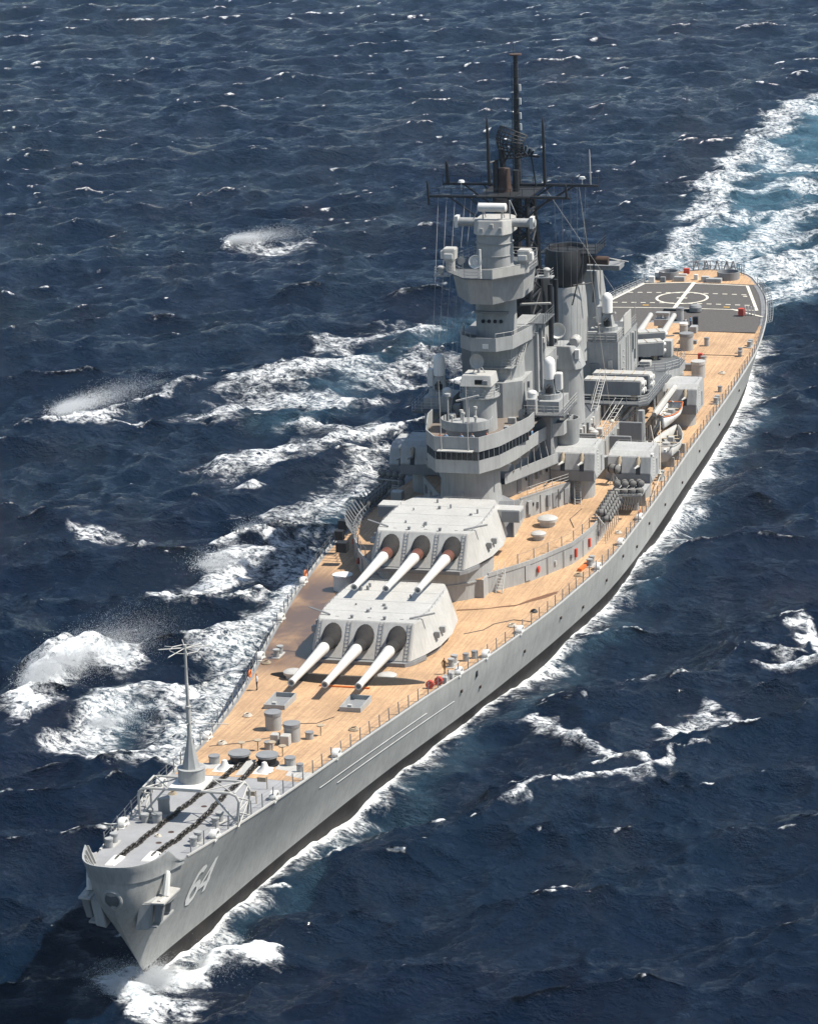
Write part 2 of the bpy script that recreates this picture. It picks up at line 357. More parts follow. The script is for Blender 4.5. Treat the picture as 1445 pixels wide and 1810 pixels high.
# hull number
def digit(pts_list, name, a0, z0, sc, holes=None):
    """flat figure standing 2 cm proud of the port side, with a black drop shadow"""
    for mat, off, shift in ((BLACK, .025, .22), (TEXT, .045, 0)):
        m = M()
        for pts in pts_list:
            vs = []
            for x, y in pts:
                A, Z_ = a0+x*sc+shift*.6, z0+y*sc-shift*.5
                lo, hi = 0, 1
                u = A
                for _ in range(12):
                    t = Z_/DZ(u); aa = hull_pt(u, t)[0]; u += A-aa
                vs.append((A, hull_pt(u, Z_/DZ(u))[1]+off, Z_))
            k = len(vs)//2
            m.add(vs, [(i, i+1, k+i+1, k+i) for i in range(k-1)])
        m.build(name if mat is TEXT else name+'_shadow', mat, ship, (135, 0, 0))
def stroke(pts, w_):
    L_, R_ = [], []
    for i, q in enumerate(pts):
        a = pts[max(i-1, 0)]; b = pts[min(i+1, len(pts)-1)]; dx, dy = b[0]-a[0], b[1]-a[1]; l = math.hypot(dx, dy)
        L_.append((q[0]-dy/l*w_/2, q[1]+dx/l*w_/2)); R_.append((q[0]+dy/l*w_/2, q[1]-dx/l*w_/2))
    return L_+R_
six = [(1.12, 1.72), (.95, 1.9), (.66, 1.93), (.38, 1.8), (.18, 1.45), (.1, 1.0), (.14, .5), (.36, .16), (.66, .08), (.98, .2), (1.14, .52), (1.08, .88), (.84, 1.1), (.54, 1.1), (.28, .9), (.16, .72)]
DIG = dict(z=7.6, sc=1.25)
digit([stroke(six, .40)], 'hull_number_six', 11.2, 5.25, 1.6)
digit([stroke([(.92, 0), (.92, 1.0), (.92, 2.0)], .40), stroke([(.92, 1.95), (.45, 1.25), (.02, .62)], .3), stroke([(0, .6), (.6, .6), (1.22, .6)], .3)], 'hull_number_four', 13.4, 5.25, 1.6)
# discharge openings and pads along the port side
m = M()
for a, f in ((70, .72), (74, .55), (86, .6), (97, .7), (104, .5), (113, .62), (121, .75), (128, .55), (136, .7), (146, .6), (158, .5), (171, .66), (186, .6), (203, .7)):
    q = hull_pt(a, f); m.rbox(q[0], q[1]+.04, q[2]-.1, q[2]+.16, .38, .22)
m.build('hull_fitting', RUST, ship, (135, 0, 0), kind='stuff')
m = M(); q = hull_pt(74, .86); m.rbox(q[0], q[1]+.01, q[2]-.35, q[2]+.25, .5, .12); m.build('side_opening', BLACK, ship, (135, 0, 0))
# two long half-round strips on the flare, added for highlights of plating edges
for f0, a0, a1 in ((.74, 37, 62), (.62, 41, 68)):
    m = M(); m.rings([[(lambda q, dz, dp: (q[0], q[1]+dp, q[2]+dz))(hull_pt(u, f0), dz, dp) for dz, dp in ((-.06, 0), (0, .07), (.06, 0), (0, -.05))] for u in np.linspace(a0, a1, 14)])
    m.build('highlight_strip', GREY, ship, (135, 0, 0))
# ------------------------------------------------------------------ main gun turrets
def turret(a0, zb, zbar, zdeck, aft=False, label=None, ears=True, gz=1.65):
    """a0: pivot, zb: underside of the gunhouse, roof 3.4 m higher"""
    f = -1 if aft else 1
    X = lambda x: a0+f*x
    zr = zb+3.4
    low = [(-6.7, 5.0), (-4.4, 5.9), (-1.2, 6.7), (3, 6.9), (7.5, 6.3), (9.4, 5.2)]
    topo = [(-4.6, 4.95), (-3.6, 5.25), (-1.0, 5.55), (3, 5.6), (7.3, 5.3), (9.2, 4.5)]
    m = M(); m.prism([(X(x), p) for x, p in sym(low)], zb, zr, [(X(x), p) for x, p in sym(topo)])
    g = m.build('gun_turret', LIGHT, ship, (a0, 0, zb), bevel=.07, label=label)
    m = M(); m.cyl(a0, 0, zdeck-.1, zb-.45, 6.35, n=40); m.cyl(a0, 0, zb-.45, zb+.02, 5.7, n=40)
    b = m.build('barbette', GREY, g, (a0, 0, zdeck), smooth=True)
    m = M(); m.prism([(X(x), p) for x, p in sym([(-7.2, 4.6), (-6.3, 5.3), (-4.2, 6.05), (-4, 3)])], zb-.42, zb-.02); m.build('front_ledge', MGREY, g, (a0, 0, zb))
    # belt lip round the barbette
    if zb-zdeck > 3:
        m = M(); m.cyl(a0, 0, zb-2.2, zb-2.05, 6.47, n=40); m.build('barbette_lip', GREY, g, (a0, 0, zb-2))
    for p in (-3.37, 0, 3.37):
        zg = zb+gz
        tip = (X(-19.5), p, zbar); root = (X(-4.9), p, zg)
        m = M(); m.axis(root, tip, [(.06, .56), (.235, .56), (.24, .585), (.3, .585), (.305, .55), (.62, .43), (.93, .33), (.955, .36), (1, .36), (1, .235), (.985, .235)], 18)
        gb = m.build('gun_barrel', BARREL if not aft else LIGHT, g, (a0, p, zg), smooth=True)
        m = M(); m.axis(root, tip, [(.985, .0), (.986, .24)], 14); m.build('muzzle_plug', MGREY, gb, (a0, p, zg))
        m = M(); m.axis(root, tip, [(.10, .57), (.105, .66), (.195, .63), (.235, .60)], 16); m.build('greased_sleeve', BROWN if zb > 9 else CANVAS, gb, (a0, p, zg), smooth=True)
        # canvas blast bag: fat hood that slopes from the roof edge down and forward, folded
        m = M(); rs = []
        for k in range(9):
            t = k/8; cx = -4.55-2.35*t; cz = (zb+2.15)*(1-t)+(zg-.03)*t
            ra, rb = .98*(1-t)**.55+.60*t, 1.42*(1-t)**.8+.62*t
            w_ = .06*math.sin(k*2.6)
            tilt = (1-t)*.78
            rs.append([(X(cx+(rb+w_)*math.sin(q)*tilt), p+(ra+w_)*math.cos(q), cz+(rb+w_)*math.sin(q)*(1-.12*tilt)) for q in [2*math.pi*i/18 for i in range(18)]])
        m.rings(rs); m.build('blast_bag', CANVAS, g, (a0, p, zg), smooth=True)
    # rungs up the sloping front between the guns and at the corners
    for p in (-4.75, -1.68, 1.68, 4.62):
        m = M()
        for s_ in (-.2, .2): m.tube([(X(-6.74), p+s_, zb+.15), (X(-4.72), p+s_, zr-.02)], .03, 4)
        for k in range(10):
            t = .05+k*.1; m.tube([(X(-6.76+2.02*t), p-.2, zb+.15+3.2*t), (X(-6.76+2.02*t), p+.2, zb+.15+3.2*t)], .025, 4)
        m.build('ladder', MGREY, g, (a0, p, zb))
    # rangefinder boxes
    for s_ in (-1, 1):
        if ears:
            m = M(); m.box(X(6.1), X(8.2), s_*5.0, s_*8.0, zb+1.75, zb+3.15); bx = m.build('rangefinder_box', LIGHT, g, (a0, s_*6, zb), bevel=.05)
            m = M(); m.box(X(6.4), X(7.9), s_*7.98, s_*8.04, zb+1.95, zb+2.9); m.build('rangefinder_shutter', MGREY, bx, (a0, s_*8, zb))
            m = M(); m.prism([(X(6.04), s_*6.0), (X(6.09), s_*6.0), (X(6.09), s_*7.95), (X(6.04), s_*7.95)], zb+1.8, zb+3.0); m.build('front_face_shade', MGREY, bx, (a0, s_*8, zb))  # darker grey sheet: shade of the forward face put into its colour
        # sight hoods low on the cheeks
        for x in (-1.4, .4):
            m = M(); m.rbox(X(x), s_*(6.45+.1*(x > 0)), zb+1.0, zb+1.65, .5, .55); m.build('sight_hood', GREY, g, (a0, s_*6, zb), bevel=.04)
        m = M(); m.tube([(X(-3.3), s_*4.2, zr+.1), (X(-2.6), s_*6.6, zr+.55)], .1, 4); m.tube([(X(-3.3), s_*4.2, zr-.1), (X(-3.3), s_*4.2, zr+.15)], .07, 5)
        m.build('hinged_davit', MGREY, g, (a0, s_*5, zr))
    # roof fittings: periscopes, vents, hand rails
    rr = random.Random(int(a0))
    m = M()
    for k in range(9):
        x, p = rr.uniform(-3.6, 7.6), rr.uniform(-4.3, 4.3); r = rr.uniform(.08, .2)
        m.cyl(X(x), p, zr-.02, zr+rr.uniform(.15, .5), r, n=8)
    for p in (-1.7, 1.7): m.cyl(X(-3.9), p, zr-.02, zr+.35, .12, .2, n=8)
    m.build('periscope', MGREY, g, (a0, 0, zr), kind='stuff')
    m = M()
    for s_ in (1, -1): m.rail([(X(-3.4), s_*5.1), (X(-.5), s_*5.45), (X(7), s_*5.2)], zr-.02, h=.28, step=1.2, r=.02, bars=1)
    m.rail([(X(8.8), -4.2), (X(8.8), 4.2)], zr-.02, h=.28, step=1.2, r=.02, bars=1)
    m.build('hand_rail', MGREY, g, (a0, 0, zr), kind='stuff')
    # seam lines of the armour plates (thin raised strips)
    m = M()
    for x in (-1.5, 2.2, 5.6): m.box(X(x)-.03, X(x)+.03, -5.2, 5.2, zr-.01, zr+.012)
    m.build('plate_joint', GREY, g, (a0, 0, zr))
    return g
T1A, T2A, T3A = 78.68, 100.95, 201.5
turret(T1A, 6.98, 8.61, DK(T1A)-.1, ears=False, label='foremost low three-gun turret')
turret(T2A, 9.93, 11.53, 5.6, label='raised three-gun turret behind the foremost one')
turret(T3A, 7.0, 10.0, 5.2, aft=True, label='aft turret whose barrels point towards the flight deck')

# ------------------------------------------------------------------ superstructure
Z1, Z2, Z3, Z4, Z5 = 8.0, 10.45, 12.9, 16.0, 18.0
O = (135, 0, 0)
def block(name, mat, half, z0, z1, tophalf=None, full=None, bevel=0, label=None, parent=None, smooth=False):
    pts = full or sym(half)
    m = M(); m.prism(pts, z0, z1, (sym(tophalf) if tophalf else None)); return m.build(name, mat, parent or ship, O, bevel=bevel, label=label, smooth=smooth)
def sheet(name, mat, half, z, full=None, th=.03): 
    m = M(); m.prism(full or sym(half), z, z+th); return m.build(name, mat, ship, O)
L1 = [(97.5, 6.2), (99.5, 6.2), (102.6, 8.25), (105.3, 9.75), (108.7, 11.1), (112.4, 12.55), (116, 13.1), (119.5, 13.4), (124, 13.5), (131, 13.0), (138.6, 12.0), (139.6, 10.6), (190, 9.6), (193, 7.6)]
m = M(); m.prism(sym(L1), lambda a: DZ(a)-.2, Z1-.04); m.build('first_deckhouse', GREY, ship, O)
sheet('teak_upper_deck', TEAK, [(a, max(p-.18, 0)) for a, p in L1], Z1-.035)
lip = [(a, p) for a, p in L1[1:10]]
for s_ in (1, -1): M().wall([(a, s_*p) for a, p in lip], Z1-.3, Z1+.16, .14).build('deck_edge_coaming', GREY, ship, O)
# gear hung on the curved breakwater wall
def on_wall(half, t, off=.06):
    """point at run t along a polyline, pushed outwards"""
    ls = [math.dist(q, r) for q, r in zip(half[:-1], half[1:])]; T = t*sum(ls)
    for (q, r), l in zip(zip(half[:-1], half[1:]), ls):
        if T <= l:
            k = T/l; nx, ny = -(r[1]-q[1])/l, (r[0]-q[0])/l
            if ny < 0: nx, ny = -nx, -ny
            return q[0]+(r[0]-q[0])*k+nx*off, q[1]+(r[1]-q[1])*k+ny*off, math.atan2(r[1]-q[1], r[0]-q[0])
        T -= l
    return (*half[-1], 0)
cw = L1[2:9]
for s_ in (1, -1):
    for t, kind, mat in ((.18, 'ring', RED), (.52, 'box', RED), (.72, 'box', RED), (.26, 'pipe', GREY), (.40, 'pipe', GREY), (.62, 'pipe', GREY), (.85, 'pipe', GREY), (.1, 'door', GREY), (.47, 'small', MGREY), (.33, 'small', LIGHT), (.9, 'small', MGREY)):
        a, p, r = on_wall(cw, t); z = DZ(a)+.1; m = M()
        if kind == 'ring': m.axis((a, s_*(p-.02), z+1.0), (a+.0, s_*(p+.16), z+1.0), [(0, .36), (1, .36)], 14); nm = 'hose_reel'
        elif kind == 'box': m.rbox(a, s_*(p+.06), z+.55, z+1.5, .42, .22, s_*r); nm = 'fire_station_box'
        elif kind == 'pipe': m.tube([(a, s_*(p+.05), z), (a, s_*(p+.05), z+1.9)], .05, 6); nm = 'wall_pipe'
        elif kind == 'door': m.rbox(a, s_*p, z+.15, z+1.85, .8, .08, s_*r); nm = 'watertight_door'
        else: m.rbox(a, s_*(p+.02), z+.7, z+1.15, .3, .18, s_*r); nm = 'junction_box'
        m.build(nm, mat, ship, O)
# inclined ladders
def ladder(a0, p0, z0, a1, p1, z1, wd=.7, name='inclined_ladder', mat=LIGHT, steps=None):
    m = M(); d = Vector((a1-a0, p1-p0, 0)); l = d.length or 1; nx, ny = -d.y/l*wd/2, d.x/l*wd/2
    for s_ in (1, -1): m.tube([(a0+nx*s_, p0+ny*s_, z0), (a1+nx*s_, p1+ny*s_, z1)], .055, 4); m.tube([(a0+nx*s_, p0+ny*s_, z0+.9), (a1+nx*s_, p1+ny*s_, z1+.9)], .025, 4)
    k = steps or max(4, round((z1-z0)/.26))
    for i in range(1, k):
        t = i/k; c = Vector((a0+(a1-a0)*t, p0+(p1-p0)*t, z0+(z1-z0)*t))
        m.add([(c.x+nx-.07*d.x/l, c.y+ny-.07*d.y/l, c.z), (c.x-nx-.07*d.x/l, c.y-ny-.07*d.y/l, c.z), (c.x-nx+.09*d.x/l, c.y-ny+.09*d.y/l, c.z), (c.x+nx+.09*d.x/l, c.y+ny+.09*d.y/l, c.z)], [(0, 1, 2, 3)])
    return m.build(name, mat, ship, (a0, p0, z0))
ladder(99.6, 7.35, 5.95, 101.4, 7.3, Z1+.1); ladder(128.2, 9.75, Z1, 130.2, 9.3, Z2+.1)
ladder(99.6, -7.35, 5.95, 101.4, -7.3, Z1+.1)
# second level: slanted side walls, teak on top
L2 = [(117.4, 2.2), (121.0, 4.7), (128.8, 8.75), (129.6, 8.4), (130.4, 6.3), (139.4, 6.3), (140.4, 8.6), (188, 8.6)]
block('second_deckhouse', GREY, L2, Z1, Z2); sheet('teak_second_deck', TEAK, [(a, p-.15) for a, p in L2], Z2)
for s_ in (1, -1): M().wall([(121.0, s_*4.7), (128.8, s_*8.7)], Z2-.05, Z2+.12, .1).build('deck_edge_coaming', GREY, ship, O)
L3 = [(119.5, 2.2), (122.5, 3.9), (129.2, 6.3), (134, 6.0), (139, 6.0), (156, 6.6)]
block('third_deckhouse', GREY, L3, Z2, Z3); sheet('third_deck', DGREY, [(a, p-.1) for a, p in L3], Z3)
L4 = [(119, 2.4), (124, 4.0), (130, 5.0), (150, 5.0)]
block('fourth_deckhouse', GREY, L4, Z3, Z4+.9)
# conning tower base: cone that swells at the foot, below the pilot house
m = M(); m.lathe(117.2, 0, [(Z1, 4.3), (8.6, 4.1), (9.7, 3.75), (11.2, 3.5), (13.4, 3.35), (16.2, 3.3), (24.0, 2.0)][:6], 36)
m.build('conning_tower', GREY, ship, (117.2, 0, Z1), smooth=True)
# splinter shields flanking the foot
for s_ in (1, -1):
    m = M(); m.prism([(113.6, s_*3.0), (113.9, s_*5.6), (114.3, s_*5.6), (118.2, s_*3.2)], Z1, Z1+3.4, [(116.4, s_*3.0), (116.7, s_*5.0), (117.0, s_*5.0), (119.0, s_*3.2)]); m.build('splinter_shield', MGREY, ship, O)
    m = M(); m.wall([(113.9, s_*5.6), (121, s_*5.0)], Z1, Z1+2.3, .12); m.build('splinter_screen', GREY, ship, O)
# pilot house level: wide wings, dark window band, upper bulwark
PH = [(111.4, 2.45), (114.2, 4.1), (118, 5.05), (124, 5.75), (128.4, 6.5), (129.6, 7.9), (133.5, 8.2), (133.5, 4.5), (136, 4.5)]
inner = [(112.0, 2.15), (114.4, 3.5), (118, 4.2), (136, 4.2)]
sheet('bridge_deck', DGREY, PH, 15.95, th=.1)
m = M()
for s_ in (1, -1): m.wall([(a, s_*p) for a, p in PH[:7]], 15.85, 17.35, .1)
m.wall([(111.4, -2.45), (111.4, 2.45)], 15.85, 17.35, .1); m.build('lower_bulwark', GREY, ship, O)
block('pilot_house', MGREY, inner, 16.05, 18.4)
PU = [(111.3, 2.5), (114.1, 4.15), (118, 5.1), (121.3, 5.85), (123.6, 5.9)]
m = M()
for s_ in (1, -1): m.wall([(a, s_*p) for a, p in PU], 18.35, 20.0, .1)
m.wall([(111.3, -2.5), (111.3, 2.5)], 18.35, 20.0, .1); m.build('upper_bulwark', GREY, ship, O)
# windows with mullions along the front and both sides
def window_row(pts, z0, z1, wdt, name='window'):
    me = None
    for (q, r) in zip(pts[:-1], pts[1:]):
        l = math.dist(q, r); n_ = max(1, round(l/wdt)); ang = math.atan2(r[1]-q[1], r[0]-q[0])
        for i in range(n_):
            t = (i+.5)/n_; a, p = q[0]+(r[0]-q[0])*t, q[1]+(r[1]-q[1])*t
            m = M(); m.rbox(a, p, z0, z1, l/n_-.10, .06, ang); m.build(name, GLASS, ship, (a, p, z0))
        m = M()
        for i in range(n_+1):
            t = i/n_; a, p = q[0]+(r[0]-q[0])*t, q[1]+(r[1]-q[1])*t; m.rbox(a, p, z0-.05, z1+.05, .05, .10, ang)
        m.build('window_mullion', MGREY, ship, O, kind='stuff')
window_row([(111.35, -2.4), (111.35, 2.4)], 17.36, 18.34, .6)
for s_ in (1, -1): window_row([(111.4, s_*2.45), (114.15, s_*4.1), (118, s_*5.05), (121.2, s_*5.8)], 17.36, 18.34, .75)
sheet('flying_bridge_deck', paint('brown_deck_covering', (.17, .14, .115), rough=.9, var=.2, streak=.05), [(111.4, 2.4), (114.2, 4.0), (118, 4.95), (121.3, 5.75), (130, 6.0), (132, 4), (138, 4)], 18.36, th=.06)
m = M(); m.prism([(110.3, -2.0), (111.3, -2.0), (111.3, 2.0), (110.3, 2.0)], 18.5, 18.6); m.build('visor_shelf', LIGHT, ship, O)
for p in (-1.55, 1.5):
    m = M(); m.axis((110.8, p, 18.55), (110.8, p-.12, 26.5), [(0, .09), (.05, .06), (1, .03)], 6); m.build('whip_antenna', LIGHT, ship, (110.8, p, 18.5))
# raised oval observation platform with wind screen
m = M(); m.cyl(116.2, 0, 18.4, 20.3, 2.35, n=28, sa=1.0); m.build('observation_platform', MGREY, ship, (116.2, 0, 18.4), smooth=True)
m = M(); N_ = 22; ring = [(116.2+2.65*math.cos(t), 2.85*math.sin(t)) for t in np.linspace(math.pi*.38, math.pi*1.62, N_)]
m.wall(ring, 20.0, 21.0, .07); m.build('wind_screen', GREY, ship, (116.2, 0, 20))
m = M(); m.cyl(116.2, 0, 20.3, 20.36, 2.6, n=28); m.build('platform_floor', GREY, ship, (116.2, 0, 20.3))
for a, p, h in ((115.4, -.2, 1.2), (115.0, 1.3, .9), (115.1, -1.4, .9), (116.6, .9, 1.6), (117.3, -.9, 1.0)):
    m = M(); m.cyl(a, p, 20.36, 20.36+h, .13, .13, 8); m.cyl(a, p, 20.36+h, 20.36+h+.22, .22, .2, 10); m.build('pelorus', LIGHT, ship, (a, p, 20.4))
m = M(); m.tube([(115.9, .3, 20.4), (115.9, .3, 23.4)], .09, 6); m.tube([(115.9, -1.1, 22.9), (115.9, 1.5, 23.6)], .12, 5); m.build('navigation_radar', LIGHT, ship, (115.9, .3, 20.4))
m = M(); m.tube([(116.8, -2.3, 20.4), (116.8, -2.3, 23.3)], .11, 6); m.cyl(116.8, -2.3, 23.2, 23.5, .35, .35, 10); m.build('signal_lamp_post', GREY, ship, (116.8, -2.3, 20.4))
# round armoured director tower with director house and dish
m = M(); m.lathe(121.3, .25, [(Z5, 1.95), (22.3, 1.85), (22.35, 1.75), (23.7, 1.75)], 24); tw = m.build('director_tower', GREY, ship, (121.3, .25, Z5), smooth=True)
m = M(); m.prism([(119.4, -1.6), (122.8, -1.6), (122.8, 2.1), (119.4, 2.1)], 23.7, 24.9, [(119.9, -1.4), (122.7, -1.4), (122.7, 1.9), (119.9, 1.9)]); dh = m.build('director_house', LIGHT, ship, (121.3, 0, 23.7), bevel=.05)
m = M(); m.box(119.3, 119.42, .2, 1.2, 24.0, 24.55); m.build('director_window', GLASS, dh, (119, 0, 24))
m = M(); m.cyl(121.3, .25, 22.3, 22.42, 2.3, n=20); m.rail([(121.3+2.25*math.cos(t), .25+2.25*math.sin(t)) for t in np.linspace(0, 2*math.pi, 13)], 22.4, h=.9, step=1.2); m.build('tower_gallery', GREY, ship, (121.3, 0, 22.3))
m = M(); m.axis((121.2, .2, 26.3), (120.7, .15, 26.35), [(0, .12), (.1, .45), (.6, .78), (1, .86), (1, .80), (.6, .70), (.2, .3)], 24); rd = m.build('radar_dish', LIGHT, ship, (121.2, .2, 25), smooth=True)
m = M(); m.tube([(121.3, .2, 24.9), (121.3, .2, 26.3)], .18, 8); m.tube([(121.5, -.5, 24.9), (121.3, .2, 26.1)], .06, 5); m.tube([(121.5, .9, 24.9), (121.3, .2, 26.1)], .06, 5); m.build('dish_pedestal', GREY, rd, (121.3, .2, 25))
# ------------------------------------------------------------------ fore tower (fire control)
TC = 131.0
block('tower_base_block', GREY, [(126.5, 1.6), (128, 3.6), (146, 3.6)], Z5-1, 22.5)
m = M(); m.lathe(TC, 0, [(Z5, 3.3), (26.4, 3.0), (26.4, 2.35), (32.2, 2.35)], 28); m.build('fire_control_tower', GREY, ship, (TC, 0, Z5), smooth=True)
block('tower_side_trunk', GREY, None, 17.5, 27.9, full=[(131.5, 1.2), (138.6, 1.2), (138.6, 3.9), (133.2, 3.9)])
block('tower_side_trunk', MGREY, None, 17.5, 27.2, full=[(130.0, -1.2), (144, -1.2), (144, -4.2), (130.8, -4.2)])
OC = [(124.4, 1.45), (126.0, 3.0), (131.5, 4.0), (136, 4.0)]
sheet('octagonal_gallery_deck', DGREY, OC, 26.7, th=.12)
m = M()
for s_ in (1, -1): m.wall([(a, s_*p) for a, p in OC[:3]], 26.65, 28.2, .1)
m.wall([(124.4, -1.45), (124.4, 1.45)], 26.65, 28.2, .1); m.build('gallery_bulwark', GREY, ship, O)
m = M(); m.rail(sym(OC)[:4], 28.2, h=.5, step=1.3, bars=1); m.rail([(q[0], -q[1]) for q in sym(OC)[:4]], 28.2, h=.5, step=1.3, bars=1); m.build('gallery_rail', LIGHT, ship, O)
for p in (-1.0, -.3, .4, 1.1):
    m = M(); m.axis((128.6, p, 29.2), (128.75, p, 29.2), [(0, .22), (1, .22)], 12); m.build('porthole', GLASS, ship, (128.7, p, 29))
m = M(); m.box(128.2, 128.9, -1.9, 2.1, 30.2, 30.4); m.build('visor', MGREY, ship, O)
# faceted upper control station: flares outwards to the top
lo = [(124.3, 1.3), (128.4, 3.8), (133, 3.9), (135, 3.0)]; hi = [(123.6, 1.4), (127.6, 4.2), (133, 4.3), (135.5, 3.3)]
block('upper_control_station', GREY, lo, 32.1, 35.2, hi)
sheet('upper_platform', DGREY, [(123.0, 1.6), (126.7, 4.6), (132, 4.8), (136, 3.8)], 35.2, th=.1)
m = M(); rr_ = sym([(123.1, 1.6), (126.7, 4.5), (132, 4.7), (136, 3.7)])
m.rail(rr_, 35.3, h=1.1, step=1.4, close=True); m.build('platform_rail', LIGHT, ship, O)
m = M(); m.wall([(123.1, .4), (123.1, 1.6), (126.7, 4.5)], 35.3, 36.3, .06); m.build('platform_shield', LIGHT, ship, O)
for s_ in (1, -1):
    m = M(); m.box(129.5, 131.0, s_*4.9, s_*6.9, 34.1, 34.25); m.rail([(129.6, s_*5.2), (129.6, s_*6.8), (130.9, s_*6.8)], 34.25, h=.9); bo = m.build('side_platform', GREY, ship, O)
    m = M(); m.cyl(130.2, s_*6.2, 34.25, 35.0, .32, .32, 10); m.dome(130.2, s_*6.2, 35.0, .45, .3); m.build('sensor_pod', LIGHT, ship, (130.2, s_*6.2, 34.2))
    # electronic warfare boxes on the corners of the platform
    m = M(); m.cyl(127.3, s_*4.3, 35.3, 36.5, .55, n=12); m.prism([(126.5, s_*3.7), (128.3, s_*3.7), (128.3, s_*4.9), (126.5, s_*4.9)], 36.5, 37.9, [(126.8, s_*3.6), (128.3, s_*3.6), (128.3, s_*5.1), (126.6, s_*5.1)])
    e = m.build('jammer_housing', LIGHT, ship, (127.3, s_*4.3, 35.3), bevel=.12)
    m = M(); m.rbox(126.45, s_*4.3, 36.8, 37.4, .25, 1.0); m.rbox(127.3, s_*5.15, 36.7, 37.6, .9, .4); m.build('jammer_antenna', WHITE, e, (126, s_*4.3, 37), bevel=.05)
    m = M(); m.axis((128.6, s_*3.2, 36.2), (128.2, s_*3.3, 36.3), [(0, .3), (1, .5)], 12); m.tube([(128.6, s_*3.2, 35.3), (128.6, s_*3.2, 36.2)], .1, 5); m.build('platform_searchlight', GREY, ship, (128.6, s_*3.2, 35.3))
# white target designation dish in front
m = M(); m.tube([(123.3, .2, 35.3), (123.3, .2, 38.6)], .13, 8); m.axis((123.6, -.35, 37.1), (123.2, -.35, 37.2), [(0, .35), (.6, .72), (1, .78), (1, .7), (.5, .6)], 20); m.build('satellite_dish', WHITE, ship, (123.3, .2, 35.3), smooth=True)
m = M(); m.axis((123.15, -.35, 37.2), (123.1, -.35, 37.2), [(0, .3), (1, .28)], 14); m.build('dish_feed', WHITE, ship, (123.3, -.35, 37.2))
m = M(); m.lathe(TC, 0, [(35.2, 2.2), (39.0, 2.02), (39.05, 2.1), (39.15, 2.1)], 28); ct = m.build('director_column', GREY, ship, (TC, 0, 35), smooth=True)
m = M()
for z in (36.6, 38.0): m.cyl(TC, 0, z, z+.06, 2.22, n=28)
m.build('column_band', GREY, ct, (TC, 0, 36))
m = M(); m.prism(sym([(128.8, 1.5), (130, 2.2), (133, 2.2), (134.2, 1.2)]), 39.1, 40.7, sym([(129.2, 1.4), (130.2, 2.1), (133, 2.1), (134.0, 1.1)])); md = m.build('main_director', LIGHT, ship, (TC, 0, 39), bevel=.06)
m = M(); m.axis((131.2, -4.6, 40.2), (131.2, 4.8, 40.2), [(0, .42), (.06, .50), (.94, .50), (1, .42)], 14); m.build('rangefinder_arm', GREY, md, (131, 0, 40), smooth=True)
for s_ in (-4.4, 4.4):
    m = M(); m.box(130.7, 131.8, s_-.2, s_+.2, 39.6, 40.9); m.build('rangefinder_end', WHITE, md, (131, s_, 40))
m = M(); m.axis((130.2, -1.65, 42.1), (130.2, 1.7, 42.1), [(0, .35), (.03, .5), (.97, .5), (1, .35)], 18); dr = m.build('radar_drum', WHITE, ship, (130.2, 0, 42), smooth=True)
m = M()
for p in (-1.1, 1.1):
    m.tube([(130.2, p, 40.7), (130.2, p, 41.7)], .09, 6); m.tube([(131.6, p, 40.7), (130.4, p, 41.9)], .06, 5)
m.tube([(130, -2.2, 40.7), (130, -1.4, 42.2)], .05, 5); m.tube([(130.6, 2.0, 40.7), (130.4, 2.0, 42.9)], .07, 5); m.tube([(130.6, 2.0, 42.9), (131.2, 2.6, 41)], .05, 5)
m.build('drum_stand', GREY, dr, (130.2, 0, 41)); 
for p, z in ((-1.0, 39.4), (.2, 39.9), (1.2, 39.5)):
    m = M(); m.rbox(129.1, p, z, z+.5, .5, .35); m.build('sight_hood', LIGHT, ship, (129, p, z), bevel=.03)

# ------------------------------------------------------------------ funnels and black mast
def funnel(a, z0, z1, la, lp, nm='funnel', cap=3.5, k=.86):
    m = M(); N_ = 24
    rg = lambda f: [(a+la*f*math.cos(2*math.pi*i/N_), lp*f*math.sin(2*math.pi*i/N_)) for i in range(N_)]
    m.rings([[(x, y, z0) for x, y in rg(1.12)], [(x, y, z0+(z1-z0)*.55) for x, y in rg(.98)], [(x, y, z1-cap) for x, y in rg(.9)]]); f = m.build(nm, GREY, ship, (a, 0, z0), smooth=True)
    m = M(); m.rings([[(x, y, z1-cap) for x, y in rg(.80)], [(x, y, z1-cap*.7) for x, y in rg(1.0)], [(x, y, z1-cap*.35) for x, y in rg(1.06)], [(x+.3, y, z1) for x, y in rg(.98)], [(x+.3, y, z1) for x, y in rg(.88)], [(x+.2, y, z1-2.2) for x, y in rg(.75)]]); m.build('funnel_cap', BLACK, f, (a, 0, z1), smooth=True)
    return f
f1_ = funnel(147.5, 17, 31.0, 3.6, 2.3, cap=8.5)
f2_ = funnel(167.5, 16, 30.2, 3.4, 2.5, cap=4.6)
m = M(); m.box(166.2, 172.4, -3.0, 4.1, 29.6, 29.72); m.rail([(166.2, -3), (166.2, 4.1), (172.4, 4.1)], 29.7, h=1.2, step=1.2, r=.04); m.build('funnel_platform', BLACK, f2_, O)
m = M(); m.axis((169.5, 2.0, 28.3), (169.5, 5.0, 28.2), [(0, .55), (1, .55), (1, .45)], 14); ex = m.build('exhaust_pipe', RUST, f2_, (169, 3, 28), smooth=True)
m = M(); m.tube([(164.4, 1.4, 23.5), (164.6, 2.9, 29.6)], .09, 5); m.tube([(166.4, 3.6, 23.5), (166.2, 3.9, 29.6)], .09, 5); m.tube([(166.4, 3.7, 26), (164.4, 1.4, 26.0)], .09, 5); m.tube([(164.4, -1.4, 23.5), (164.6, -2.9, 29.6)], .09, 5); m.build('funnel_brace', BLACK, f2_, O)
